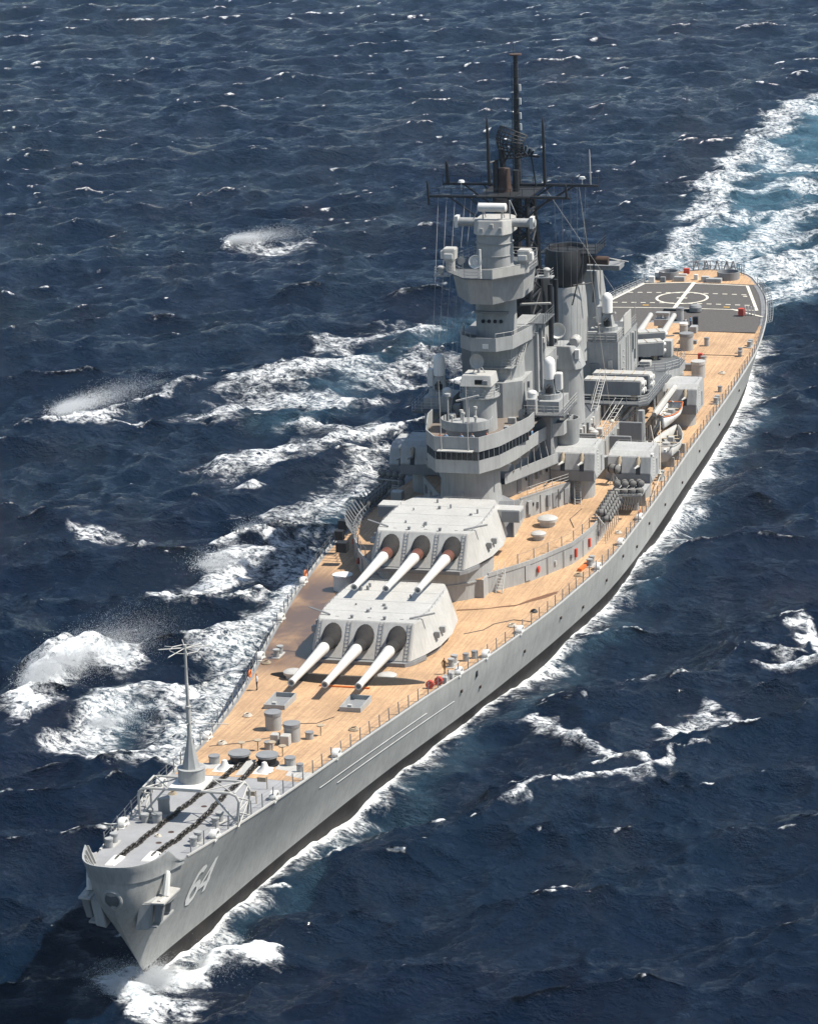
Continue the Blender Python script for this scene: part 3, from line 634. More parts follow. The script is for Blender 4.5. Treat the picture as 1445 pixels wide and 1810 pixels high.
for k, (a, p, r) in enumerate(((146.0, 2.9, .3), (149, 2.9, .25))):
    m = M(); m.cyl(a, p, 17, 30, r, n=10); m.build('exhaust_pipe', BLACK, f1_, (a, p, 17), smooth=True)
# mast legs, trellis, platform, yards
MA = 142.0
mast = M().tube([(141.5, 0, 30), (142.6, 0, 43)], .55, 10).build('mast_column', BLACK, ship, (142, 0, 30), smooth=True)
M().cyl(134.7, .1, 39.0, 42.4, .95, n=14).build('mast_column', BLACK, ship, (134.7, 0, 39), smooth=True)
M().tube([(138.5, -1.6, 36), (138.5, -1.6, 42.4)], .38, 8).build('mast_column', BLACK, ship, (138.5, -1.6, 36), smooth=True)
m = M()
legs = [((139.3, -1.9), (139.2, -1.7)), ((139.3, 2.1), (139.2, 1.9)), ((146.5, 1.9), (143.3, 1.7)), ((146.5, -1.9), (143.3, -1.7))]
for q0, q1 in legs: m.tube([(*q0, 26), (*q1, 42.4)], .30, 6)
for k in range(6):
    z0, z1 = 27+k*2.55, 27+(k+1)*2.55
    P = lambda i, z: (legs[i][0][0]+(legs[i][1][0]-legs[i][0][0])*(z-26)/16.4, legs[i][0][1]+(legs[i][1][1]-legs[i][0][1])*(z-26)/16.4, z)
    for i in range(4):
        j = (i+1) % 4; m.tube([P(i, z0), P(j, z0)], .15, 5)
        m.tube([P(i, z0), P(j, z1)], .12, 5); m.tube([P(j, z0), P(i, z1)], .12, 5)
m.build('lattice_leg', BLACK, ship, (142, 0, 26))
m = M(); m.box(134.6, 143.2, -2.9, 3.3, 42.35, 42.5); m.box(134.2, 137.5, -1.6, 1.6, 42.5, 42.62); m.build('mast_platform', BLACK, ship, (139, 0, 42.4))
for a, z, h0, h1 in ((135.0, 42.4, -8.8, 8.0), (141.6, 42.7, -8.7, 9.9)):
    m = M(); m.tube([(a, h0, z), (a, h1, z)], .16, 6); m.tube([(a+.7, h0+.6, z), (a+.7, h1-.6, z)], .09, 5)
    for s_, h in ((-1, h0), (1, h1)):
        m.tube([(a, h*.72, z), (a, 2.2*s_, z-2.9)], .11, 5); m.tube([(a, h*.45, z), (a, 2.2*s_, z-1.6)], .09, 5)
    for i in range(13):
        t = h0+(h1-h0)*i/12; m.tube([(a, t, z), (a, t, z+.95+.25*(i % 3 == 0))], .035, 4); 
        if i % 2 == 0: m.tube([(a+.35, t, z), (a+.35, t, z-.8)], .03, 4)
    m.tube([(a, h0, z+.95), (a, h1, z+.95)], .03, 4)
    m.build('yardarm', BLACK, ship, (a, 0, z))
for a, p, z0, z1, r, mt in ((141.6, -8.1, 42.7, 45.4, .2, BLACK), (135, -8.7, 41.4, 44.2, .13, BLACK), (141.6, -3.1, 42.5, 50.5, .17, BLACK), (141.6, 3.55, 42.5, 50.6, .17, BLACK), (135, 7.6, 42.4, 44.0, .13, BLACK), (141.6, 9.0, 42.7, 47.0, .07, LIGHT)):
    m = M(); m.axis((a, p, z0), (a-.2, p-.05, z1), [(0, r*1.25), (.9, r), (1, r*.4)], 8); m.build('antenna_pole', mt, ship, (a, p, z0))
for p in (-5.6, 8.0):
    m = M(); m.tube([(138.2 if p < 0 else 141.6, p, 42.6), (138.2 if p < 0 else 141.6, p, 43.6)], .05, 4); m.cyl(138.2 if p < 0 else 141.6, p, 43.5, 43.75, .42, .3, 10); m.build('yard_beacon', WHITE, ship, (141, p, 42.6))
tm = M(); tm.axis((142.9, 0, 42.4), (143.2, 0, 57.6), [(0, .42), (.4, .36), (.95, .27), (1, .27)], 10); tp = tm.build('topmast', BLACK, ship, (142.9, 0, 42.4))
m = M()
for k in range(16): m.cyl(142.9+.02*k, 0, 44+k*.85, 44.1+k*.85, .48-.008*k, n=8); 
m.tube([(142.6, -.45, 44), (142.9, -.4, 56.8)], .05, 4); m.build('mast_band', BLACK, tp, (142.9, 0, 44))
m = M(); 
for z in (48.9, 50.2, 51.9, 53.5): m.rbox(142.9, .5, z, z+.75, .2, .22)
m.build('antenna_panel', WHITE, tp, (142.9, .5, 50))
m = M(); m.cyl(143.2, 0, 57.6, 57.75, .75, n=14); m.build('masthead_disc', RUST, tp, (143.2, 0, 57.6)); m = M(); m.tube([(143.2, -.2, 57.7), (143.2, -.2, 58.9)], .04, 4); m.build('lightning_rod', BLACK, tp, (143.2, 0, 57.7))
# air search radar: curved lattice reflector on its rusty pedestal
m = M(); m.cyl(137.6, -.3, 42.5, 45.3, .85, .7, 12); pd = m.build('radar_pedestal', RUST, ship, (137.6, -.3, 42.5), smooth=True)
m = M(); m.cyl(137.2, -1.2, 42.5, 46.2, .35, n=8); m.cyl(138.3, .9, 42.5, 45.0, .4, n=8); m.build('pedestal_frame', BLACK, pd, (137.6, -.3, 42.5))
def reflector():
    m = M(); c = Vector((137.2, -.6, 48.3)); yaw = R(38)
    def P(u, v):
        x, y, z = 1.5*u*u+.7*v*v, u*2.6, v*1.75*(1-.35*u*u)
        return (c.x+x*math.cos(yaw)-y*math.sin(yaw), c.y+x*math.sin(yaw)+y*math.cos(yaw)*.9, c.z+z-.3*u)
    for v in np.linspace(-1, 1, 9): m.tube([P(u, v) for u in np.linspace(-1, 1, 9)], .085, 4)
    for u in np.linspace(-1, 1, 11): m.tube([P(u, v) for v in np.linspace(-1, 1, 6)], .095, 4)
    m.tube([(137.5, -.4, 45.5), P(0, -.4)], .4, 6); m.tube([P(0, -1), (136.0, -1.6, 46.2)], .12, 5); m.tube([(137.5, -.4, 45.8), P(.7, 0)], .12, 5); m.tube([(137.5, -.4, 45.8), P(-.7, 0)], .12, 5)
    return m.build('search_radar', BLACK, ship, (137.4, -.5, 45.6))
reflector()
m = M(); m.tube([(141.2, 2.6, 42.5), (141.2, 2.0, 47)], .1, 5); m.tube([(141.2, .4, 46.3), (141.2, 3.1, 46.1)], .15, 5)
for k in range(4): m.tube([(141.0, .9+.4*k, 46.2), (140.6, 1.2+.45*k, 47.7-.25*k)], .16, 4)
m.build('side_antenna', BLACK, ship, (141.2, 2, 46))
# rigging halyards
m = M()
for p0, p1 in ((-7.6, -5.8), (-6.6, -5.2), (-5.6, -4.6), (-4.4, -4.0), (-3.6, -3.6)): m.tube([(135.2, p0, 42.3), (124.5, p1*1.1, 20)], .018, 3)
for a1, p0, p1, z1 in ((146, 4.6, 4.0, 22.5), (146, 5.6, 4.4, 22.5), (148, 6.6, 4.9, 22), (148, 7.4, 5.6, 22), (162, 3.4, 7.3, 26), (148, 8.4, 5.9, 22)): m.tube([(141.6, p0, 42.6), (a1, p1, z1)], .02, 3)
m.build('rigging', LIGHT, ship, O, kind='stuff')
m = M(); m.tube([(141.6, 7.6, 42.5), (150.2, 9.2, 12.6)], .03, 4); m.dome(150.2, 9.2, 12.3, .35, .35); m.build('hoist_wire', ROPE, ship, O)

# ------------------------------------------------------------------ secondary gun mounts
MOUNT = paint('gun_mount_paint', (0.41, 0.41, 0.40), rust=0.1)
def mount(a, p, z, zdeck, label, tip=1):
    prof = [(-1.5, 0), (-2.75, 1.25), (-2.2, 3.15), (-1.3, 3.65), (2.4, 3.8), (2.9, 3.2), (2.9, 0)]
    m = M(); m.rings([[(a+x, p+s_*2.6*(.96 if h > 3.4 else 1), z+h) for x, h in prof] for s_ in (-1, 1)]); g = m.build('secondary_gun_mount', MOUNT, ship, (a, p, z), bevel=.06, label=label)
    m = M(); m.prism([(a-1.42, p-2.57), (a-2.72, p-2.57), (a-2.72, p+2.57), (a-1.42, p+2.57)], z-.01, z+1.2, [(a-2.76, p-2.57), (a-2.77, p-2.57), (a-2.77, p+2.57), (a-2.76, p+2.57)]); m.build('shield_shade', MGREY, g, (a, p, z))  # darker wedge standing in for the shade under the slanted shield front
    m = M(); m.cyl(a+.5, p, zdeck-.1, z, 1.95, n=24); m.build('mount_pedestal', GREY, g, (a, p, zdeck), smooth=True)
    for s_ in (-1.12, 1.12):
        m = M(); m.prism([(a-2.80, p+s_-.26), (a-2.5, p+s_-.26), (a-2.5, p+s_+.26), (a-2.80, p+s_+.26)], z+1.15, z+3.05, [(a-2.27, p+s_-.26), (a-2.0, p+s_-.26), (a-2.0, p+s_+.26), (a-2.27, p+s_+.26)]); m.build('gun_slot', BLACK, g, (a, p, z))
        m = M(); m.axis((a-2.3, p+s_, z+2.1), (a-5.0, p+s_-.02, z+2.4), [(0, .2), (.3, .17), (.32, .135), (.97, .10), (.975, .13), (1, .13)], 10); b_ = m.build('gun_barrel', LIGHT, g, (a, p, z), smooth=True)
        m = M(); m.axis((a-2.1, p+s_, z+3.1), (a-2.75, p+s_, z+2.2), [(0, .2), (.5, .26), (1, .2)], 8); m.build('gun_bloomer', TAN, b_, (a, p, z), smooth=True)
    m = M(); m.rail([(a-1.2, p-2.2), (a+2.5, p-2.2), (a+2.5, p+2.2), (a-1.2, p+2.2)], z+3.7, h=.25, step=1.2, r=.02, bars=1); m.build('hand_rail', GREY, g, (a, p, z), kind='stuff')
    m = M()
    for k in range(9): m.rbox(a-.6, p+2.63, z+.3+k*.36, z+.34+k*.36, .4, .07)
    m.build('rung', LIGHT, g, (a, p, z), kind='stuff')
    m = M(); m.rbox(a+1.4, p+2.62, z+.4, z+2.2, .8, .08); m.build('mount_door', GREY, g, (a, p, z))
    return g
mount(131.8, 8.95, 10.6, Z1, 'twin secondary gun mount nearest the bridge on the port side')
mount(142.5, 13.35, 7.55, 5.3, 'twin secondary gun mount beside the hanging boats on the port side')
mount(178, 12.3, 7.2, 5.2, 'rearmost twin gun mount on the port side')
mount(131.8, -8.95, 10.6, Z1, 'twin secondary gun mount beside the bridge on the starboard side')
mount(142.5, -13.35, 7.55, 5.3, 'lower twin secondary gun mount on the starboard side')
# ------------------------------------------------------------------ close-in guns with white radar domes
def ciws(a, p, z, s_=1, label=None):
    m = M(); m.cyl(a, p, z, z+.55, 1.3, n=20); m.prism([(a-.7, p-.75), (a+.9, p-.75), (a+.9, p+.75), (a-.7, p+.75)], z+.55, z+2.2, [(a-.45, p-.5), (a+.5, p-.5), (a+.5, p+.5), (a-.45, p+.5)])
    g = m.build('rapid_fire_gun', GREY, ship, (a, p, z), label=label)
    m = M(); m.lathe(a, p, [(z+2.15, .5), (z+2.25, .66), (z+4.0, .68), (z+4.35, .62), (z+4.6, .45), (z+4.75, .2), (z+4.78, .02)], 20); m.build('radar_dome', DOME, g, (a, p, z), smooth=True)
    m = M(); m.rbox(a+.2, p+s_*1.05, z+.9, z+2.9, 1.0, .75); m.build('side_cabinet', WHITE, g, (a, p, z), bevel=.08)
    m = M(); m.axis((a-.4, p+.05, z+1.5), (a-2.3, p+.05, z+1.55), [(0, .2), (.3, .2), (.35, .1), (1, .09)], 8); m.cyl(a-.6, p+.05, z+.7, z+1.3, .45, n=12); m.build('gun_barrel', BLACK, g, (a, p, z), smooth=True)
for s_, nm in ((1, 'port'), (-1, 'starboard')):
    m = M(); m.prism([(125.6, s_*4.2), (132.6, s_*4.2), (132.6, s_*8.9), (125.6, s_*8.9)], 18.9, 19.1); m.build('gun_platform', DGREY, ship, O)
    m = M(); m.rail([(125.6, s_*4.3), (125.6, s_*8.9), (132.6, s_*8.9)], 19.1, h=1.1, step=1.3); m.build('platform_rail', LIGHT, ship, O)
    m = M(); m.box(127.2, 131.4, s_*4.6, s_*8.0, 19.1, 20.35); m.build('magazine_box', GREY, ship, O)
    m = M(); m.box(127.5, 132.2, s_*4.0, s_*6.9, 12.9, 18.9); m.build('platform_trunk', MGREY, ship, O)
    m = M(); m.box(125.7, 126.9, s_*4.6, s_*5.6, 19.1, 20.9); m.build('ready_locker', GREY, ship, O, bevel=.04)
    m = M(); m.cyl(126.8, s_*5.0, 20.9, 21.4, .55, n=14); m.dome(126.8, s_*5.0, 21.4, .58, .35); m.build('small_radome', WHITE, ship, (126.8, s_*5, 20.9), smooth=True)
    ciws(129.2, s_*6.5, 20.35, s_, label='white domed rapid fire gun on the %s side of the bridge' % nm)
    m = M(); m.lathe(132.2, s_*7.7, [(13.2, .7), (14.6, 1.45), (17.3, 1.5), (17.3, 1.4), (16.0, 1.3)], 20); m.build('lookout_tub', GREY, ship, (132, s_*7.7, 13), smooth=True)
    # knees and brackets below the wing
    m = M()
    for a in (116, 119, 122, 125): m.prism([(a, s_*3.4), (a+.08, s_*3.4), (a+.08, s_*(4.6+(a-116)*.13)), (a, s_*(4.6+(a-116)*.13))], 15.0, 15.86, [(a, s_*3.4), (a+.08, s_*3.4), (a+.08, s_*(5.0+(a-116)*.13)), (a, s_*(5.0+(a-116)*.13))])
    m.build('bracket', GREY, ship, O, kind='stuff')
    # solid parapet of the level below the bridge and stanchions carrying the wing
    m = M(); m.wall([(118.5, s_*3.6), (123, s_*5.3), (128.6, s_*7.4)], Z3-.1, Z3+1.1, .08); m.build('parapet', GREY, ship, O)
    sheet('third_wing_deck', DGREY, None, Z3-.14, full=[(118.5, s_*2.4), (118.5, s_*3.7), (123, s_*5.4), (128.6, s_*7.5), (134, s_*7.5), (134, s_*2.4)])
    m = M()
    for t in np.linspace(0, 1, 7): m.tube([(120+8.4*t, s_*(4.3+2.9*t), Z3+.9), (120+8.4*t, s_*(4.6+2.0*t), 15.9)], .06, 5)
    m.build('deck_post', LIGHT, ship, O)
    m = M()
    for t in (.15, .35, .55, .8): m.rbox(121.0+7.6*t, s_*(4.72+4.0*t), 8.6+.5*t, 9.3+.5*t, .4, .25)
    m.build('wall_fitting', MGREY, ship, O)
# doors, scuttles, pipes and lockers that crowd the walls
rf = random.Random(23)
def dress(pts, z, h, n_, side=(1, -1)):
    for s_ in side:
        for k in range(n_):
            t = (k+.3+.5*rf.random())/n_; a, p, r = on_wall(pts, t, .05); kind = rf.choice(['door', 'pipe', 'box', 'scuttle', 'box', 'pipe', 'rung'])
            m = M()
            if kind == 'door': m.rbox(a, s_*p, z+.2, z+min(h-.1, 1.9), .75, .12, s_*r); m.build('watertight_door', MGREY, ship, (a, s_*p, z))
            elif kind == 'pipe': m.tube([(a, s_*(p+.03), z), (a, s_*(p+.03), z+h)], .055, 5); m.build('wall_pipe', LIGHT, ship, (a, s_*p, z))
            elif kind == 'box': q = rf.uniform(.3, .7); m.rbox(a, s_*(p+.08), z+rf.uniform(.3, max(.4, h-1)), z+h-.3, q, .3, s_*r); m.build('wall_locker', rf.choice([LIGHT, MGREY, GREY]), ship, (a, s_*p, z))
            elif kind == 'scuttle': m.axis((a, s_*(p-.05), z+h*.62), (a, s_*(p+.05), z+h*.62), [(0, .2), (1, .2)], 10); m.build('porthole', BLACK, ship, (a, s_*p, z))
            else:
                for q in range(6): m.rbox(a, s_*(p+.04), z+.2+q*h/7, z+.25+q*h/7, .4, .08, s_*r)
                m.build('wall_rung', LIGHT, ship, (a, s_*p, z), kind='stuff')
dress([(121.5, 4.95), (128.6, 8.65)], Z1, 2.2, 7); dress([(140.6, 8.6), (188, 8.6)], Z1, 2.3, 26); dress([(122.6, 3.95), (129, 6.3)], Z2, 2.3, 6); dress([(139, 6.0), (156, 6.6)], Z2, 2.3, 9)
dress([(124.2, 4.0), (130, 5.0), (150, 5.0)], Z3, 3.6, 11); dress([(140, 10.55), (190, 9.6)], 5.4, 2.4, 24); dress([(160.5, 8.2), (176, 8.2)], Z2, 1.8, 8); dress([(167, 6.6), (179, 6.6)], 12.6, 5.4, 9); dress([(128, 3.6), (131, 3.6)], Z5, 4.2, 4); dress([(133.2, 3.95), (138.6, 3.95)], Z5, 9.3, 6, (1,)); dress([(179, 5.8), (193, 5.8)], Z2, 1.5, 7)
for a, p, z, l_, w_, h, mt in ((166.7, 3.6, 13.6, .3, 1.0, 2.0, MGREY), (166.7, -1, 14, .3, .8, 2.2, GREY), (166.7, 5.6, 15, .3, .5, 1.0, LIGHT), (119.3, 1.4, 24.0, .3, .6, .5, MGREY), (124.3, .3, 27.0, .15, .7, .5, WHITE), (113.9, 0, 12.2, .3, .5, .7, GREY), (113.8, 1.2, 9.6, .3, .6, 1.1, GREY), (113.7, -1.4, 9.2, .3, .8, 1.6, MGREY)):
    m = M(); m.rbox(a, p, z, z+h, l_, w_); m.build('wall_locker', mt, ship, (a, p, z))
for a, p, z, h in ((131.5, 8.2, 17.3, 4.5), (126.0, 8.8, 20, 3.6), (132.4, -8.6, 19.1, 5), (165.8, -2.9, 29.7, 2.6), (172.2, 4.0, 29.7, 2.2), (172.2, 1.6, 29.7, 3.2), (178.6, 6.4, 18.4, 5), (150, 6.4, 22.4, 3), (127.6, -5.5, 18.4, 7.5), (130.9, -6.9, 21, 6)):
    m = M(); m.axis((a, p, z), (a, p+.05, z+h), [(0, .07), (1, .03)], 5); m.build('whip_antenna', LIGHT if z < 28 else BLACK, ship, (a, p, z))
# loose dark gear and vents on the brown flying bridge
for a, p, l_, w_, h in ((126.5, 3.9, 1.0, .8, 1.0), (124.2, 3.2, .6, .9, .7), (123.5, -3.6, .8, .8, 1.1), (127.5, -4.1, 1.2, .8, 1.2), (119.8, 3.6, .7, .5, .8)):
    m = M(); m.rbox(a, p, 18.42, 18.42+h, l_, w_); m.build('deck_locker', GREY, ship, (a, p, 18.4), bevel=.04)
m = M(); m.lathe(127.3, 5.0, [(18.42, .35), (18.8, .35), (18.85, .6), (19.05, .6), (19.2, .3)], 14); m.build('mushroom_vent', WHITE, ship, (127.3, 5, 18.4), smooth=True)
# lit side trunks and pipes on the tower
m = M()
for a, p, z0, z1 in ((134.5, 3.95, 17.6, 27.6), (137.5, 3.97, 18, 27), (128.3, 2.2, 18.4, 26), (127.9, -1.6, 18.4, 25.6)): m.tube([(a, p, z0), (a, p, z1)], .09, 6)
m.build('riser_pipe', GREY, ship, O)
for a, p, z, l_, w_, h, mt in ((134, 4.05, 22.4, .6, .3, .9, MGREY), (137, 4.05, 25, .8, .3, .6, LIGHT), (138, 4.05, 20.5, .5, .3, .9, MGREY), (128.2, 1.3, 23.3, .5, .8, .5, LIGHT), (136.2, 4.05, 19.4, .8, .12, 1.9, MGREY)):
    m = M(); m.rbox(a, p, z, z+h, l_, w_); m.build('equipment_box', mt, ship, (a, p, z))
m = M(); m.box(133.5, 139, 3.0, 5.0, 27.9, 28.0); m.rail([(133.5, 4.9), (139, 4.9)], 28.0, h=1.0, step=1.2); m.build('catwalk', DGREY, ship, O)
m = M(); m.tube([(133.6, 2.2, 30.2), (133.6, 5.8, 30.4)], .14, 5); m.build('signal_boom', LIGHT, ship, (133.6, 4, 30))
ladder(128.8, 3.0, 24.0, 130.6, 3.4, 26.7, .6, name='tower_ladder')
m = M(); m.box(127.2, 129.0, -2.2, 2.6, 24.0, 24.1); m.rail([(127.2, -2.2), (127.2, 2.6), (129, 2.6)], 24.1, h=1.0, step=1.1); m.build('lower_gallery', GREY, ship, O)
# port director on its round tower
m = M(); m.lathe(147.5, 4.5, [(Z3, 2.0), (17, 1.9), (19.7, 1.8)], 24); dt = m.build('side_director_tower', GREY, ship, (147.5, 4.5, Z3), smooth=True)
m = M(); m.prism([(145.6, 2.9), (149.4, 2.9), (149.4, 6.0), (148.6, 6.5), (146.4, 6.5), (145.6, 5.9)], 19.7, 22.5, [(145.8, 3.0), (149.2, 3.0), (149.2, 5.2), (148.6, 5.7), (146.6, 5.7), (145.8, 5.2)]); dd = m.build('director_house', GREY, dt, (147.5, 4.5, 19.7), bevel=.06)
m = M(); m.axis((146.6, 5.5, 22.9), (148.4, 5.5, 22.9), [(0, .45), (.1, .62), (.9, .62), (1, .45)], 14); m.build('director_radar', LIGHT, dd, (147.5, 4.5, 22), smooth=True)
m = M(); m.rbox(146.2, 6.0, 21.0, 22.1, .7, .5); m.cyl(145.9, 3.6, 21.0, 21.4, .3, n=10); m.build('director_sight', WHITE, dd, (147.5, 4.5, 22))
m = M(); m.axis((147.2, 3.3, 24.2), (146.7, 3.5, 24.2), [(0, .3), (.6, .85), (1, 1.0), (1, .92), (.4, .5)], 18); m.build('tracking_dish', WHITE, ship, (147.2, 3.3, 24), smooth=True)
m = M(); m.tube([(147.3, 3.3, 22.4), (147.3, 3.3, 24.2)], .12, 6); m.build('dish_post', GREY, ship, (147.3, 3.3, 22.4))
m = M(); m.lathe(147.5, -4.5, [(Z3, 2.0), (19.7, 1.8)], 20); m.prism([(145.6, -6.2), (149.4, -6.2), (149.4, -2.9), (145.6, -2.9)], 19.7, 22.5); m.build('side_director_tower', GREY, ship, (147.5, -4.5, Z3), smooth=True)
# ------------------------------------------------------------------ midships: raised missile deck, launchers, deckhouses
block('midship_house', MGREY, [(160.5, 8.2), (176, 8.2), (176.5, 5)], Z2, 12.3)
sheet('missile_deck', DGREY, [(158.2, 10.9), (159.4, 11.9), (174.5, 11.9), (176.5, 8.4)], 12.3, th=.22)
m = M(); m.rail([(158.4, 2), (158.4, 10.8), (159.6, 11.8), (174.2, 11.8)], 12.5, h=1.05, step=1.5); m.build('platform_rail', GREY, ship, O)
m = M()
for a, p in ((158.8, 10.6), (159.2, 3), (166, 11.3), (173, 11.3), (158.8, 6.5)): m.tube([(a, p, Z1), (a, p, 12.3)], .16, 6)
for a in (160, 164, 168, 172): m.tube([(a, 8.2, 9.6), (a, 11.6, 12.3)], .1, 5)
m.build('platform_strut', GREY, ship, O)
def launcher(a, p, z, rot, label):
    g = M().rbox(a, p, z, z+1.9, 2.15, 7.3, rot).build('missile_launcher', LIGHT, ship, (a, p, z), bevel=.12, label=label)
    c, s_ = math.cos(rot), math.sin(rot); T_ = lambda x, y: (a+c*x-s_*y, p+s_*x+c*y)
    m = M().rbox(*T_(-1.09, 0), z+.08, z+1.72, .06, 7.0, rot); m.build('side_plate', MGREY, g, (a, p, z))
    for x in (-.5, .5):
        m = M(); q0, q1 = T_(x, 3.6), T_(x, 3.95)
        for h in (.5, 1.35): m.axis((*q0, z+h), (*q1, z+h), [(0, .34), (1, .3)], 12)
        m.build('launcher_tube_cap', WHITE, g, (a, p, z))
    m = M()
    for y in (-2.8, -1.4, 0, 1.4, 2.8): m.rbox(*T_(0, y), z+1.9, z+1.95, 2.0, .10, rot)
    for y in (-2.5, 2.5): m.rbox(*T_(0, y), z-.7, z, 1.6, .5, rot)
    m.build('launcher_rib', TAN, g, (a, p, z), kind='stuff')
    return g
launcher(161.2, 7.2, 13.2, 0, 'front armoured missile launcher on the raised midship deck')
launcher(164.6, 7.6, 13.2, 0, 'rear armoured missile launcher in front of the grey deckhouse')
launcher(161.2, -7.2, 13.2, 0, 'front armoured missile launcher on the starboard side')
launcher(188.6, 4.6, 13.0, -.42, 'aft armoured missile launcher angled outwards behind the funnel')
launcher(184.4, 5.2, 12.6, -.42, 'lower aft armoured missile launcher angled outwards')
block('aft_deckhouse', GREY, [(166.8, 6.6), (179, 6.6)], 12.5, 18.3); sheet('aft_deckhouse_deck', DGREY, [(166.8, 6.6), (179, 6.6)], 18.3, th=.04)
m = M(); m.box(167.2, 170.6, 2.6, 6.4, 18.34, 19.5); m.build('magazine_box', GREY, ship, O); ciws(168.8, 4.9, 19.5, -1, 'white domed rapid fire gun beside the aft funnel')
m = M(); m.rail([(166.9, -6), (166.9, 6.5), (178.8, 6.5)], 18.34, h=1.05, step=1.4); m.build('platform_rail', LIGHT, ship, O)
m = M(); m.cyl(167.6, 1.4, 18.34, 20.3, .4, n=10); m.rbox(167.5, 1.4, 20.3, 21.1, 1.0, 1.0); m.build('sensor_post', WHITE, ship, (167.6, 1.4, 18.3), bevel=.1)
m = M(); m.wall([(171, 6.5), (175.5, 6.5)], 18.3, 20.8, .1); m.build('blast_screen', LIGHT, ship, O)
block('aft_tower', GREY, [(173.5, 2.8), (180, 2.8)], 18.3, 25.5, [(174.5, 2.0), (179.5, 2.0)])
m = M(); m.box(173.2, 176.2, -2.5, 5.6, 26.2, 26.8); m.build('aft_yard_platform', MGREY, ship, O)
m = M(); m.tube([(172, 4.6, 28), (176.4, 5.6, 26.6)], .07, 4); m.tube([(170.2, 4.9, 28.4), (178, 5.8, 26.4)], .05, 4); m.tube([(172, 2.4, 20.2), (167.5, 6.2, 22)], .14, 5); m.tube([(176.6, 2.4, 19), (176.6, 2.4, 26)], .1, 5); m.build('brace', LIGHT, ship, O)
block('aft_house', GREY, [(179, 5.8), (193, 5.8)], Z2, 12.0)
OP = [(177.2, 2), (177.3, 7.8), (178.6, 10.3), (181, 11.7), (185.2, 11.6), (190, 8.2), (191, 2)]
m = M(); m.prism(OP, 11.75, 12.0); m.build('octagonal_platform', DGREY, ship, O)
m = M(); m.wall(OP[:6], 10.9, 11.95, .08); m.build('platform_fascia', GREY, ship, O)
m = M(); m.rail(OP[:6], 12.0, h=1.1, step=1.3, r=.035); m.build('platform_rail', GREY, ship, O)
for q in ((187.2, 9.0, 12.0, 14.2, 1.6, 1.2), (189.6, 7.9, 12.0, 13.6, 1.0, 1.3), (181.2, 7.2, 12.0, 12.7, 1.3, 1.4)): M().rbox(*q).build('equipment_box', LIGHT, ship, O, bevel=.05)
ladder(150.5, 7.6, Z2, 157.6, 8.6, 12.6, .9, name='broad_ladder'); ladder(152.4, 6.5, 13.0, 157.8, 6.6, 16.2, .7)
# gear crowded on the wooden deck between bridge and missile deck
rg = random.Random(11)
for a, p, z, l_, w_, h, mt in ((140.5, 4.8, Z2, 1.6, 2.6, 2.6, GREY), (143.6, 7.6, Z2, .4, 2.2, 2.0, MGREY), (149.4, 10.4, Z1, .5, 2.6, 2.8, MGREY), (153.2, 10.9, Z1, .5, 2.8, 3.6, MGREY), (146.8, 5.2, Z2, .6, 1.8, 2.2, MGREY), (156.6, 4.5, Z2, 1.5, 1.8, 2.1, GREY), (152.6, 3.4, Z2, 1.5, 1.5, 2.4, GREY), (159, 12.6, 5.3, 1.4, 1.0, 1.5, GREY), (150.4, 7.6, Z2, 1.0, .8, 1.0, LIGHT), (155, 9.7, Z1, 1.0, 1.0, 1.3, LIGHT), (145, 9.6, Z1, 1.2, 1.2, 1.4, GREY)):
    m = M(); m.rbox(a, p, z, z+h, l_, w_); m.build('deck_locker', mt, ship, (a, p, z), bevel=.05)
for a, p, z, r, h in ((147.6, 7.6, Z2, .5, 1.5), (149.4, 6.8, Z2, .5, 1.3), (151.6, 6.0, Z2, .65, 2.1), (145.2, 6.6, Z2, .4, 1.0), (157.2, 12.0, 5.3, .45, 2.9), (158.3, 10.2, Z1, .5, 1.7), (162.5, 13.0, 5.2, .4, 2.0)):
    m = M(); m.lathe(a, p, [(z, r*.6), (z+h*.6, r*.6), (z+h*.62, r), (z+h*.85, r), (z+h, r*.35)], 14); m.build('mushroom_vent', LIGHT, ship, (a, p, z), smooth=True)
m = M()
for x in np.linspace(142, 158, 8): m.rail([(x, 8.55), (x+1.8, 8.55)], Z2, h=1.0, step=.9)
m.rail([(144, 11.4), (156, 10.4)], Z1, h=1.0, step=1.2); m.build('guard_rail', LIGHT, ship, O, kind='stuff')
# aft funnel-side crane mast
m = M(); m.tube([(156.8, 11.6, 5.3), (156.9, 11.5, 12.2)], .42, 10); m.build('crane_post', GREY, ship, (156.8, 11.6, 5.3), smooth=True)
m = M(); m.axis((163.9, 11.7, 9.9), (176.2, 12.0, 10.6), [(0, .3), (.05, .42), (.95, .42), (1, .3)], 8); m.build('boat_boom', LIGHT, ship, (170, 12, 10))
m = M(); m.axis((170.3, 10.7, 11.9), (179.2, 10.5, 11.0), [(0, .36), (1, .30)], 10); m.cyl(170.2, 11.4, 11.5, 12.4, .65, n=14); m.axis((176.5, 11.7, 10.2), (180.5, 11.8, 10.6), [(0, .3), (1, .26)], 8); m.build('boat_boom', LIGHT, ship, (172, 11, 11))
m = M()
for a in (164.2, 171.5):
    m.tube([(a, 10.2, 5.2), (a, 11.9, 8.2), (a, 12.6, 9.8)], .2, 6)
m.build('boat_davit', GREY, ship, O)
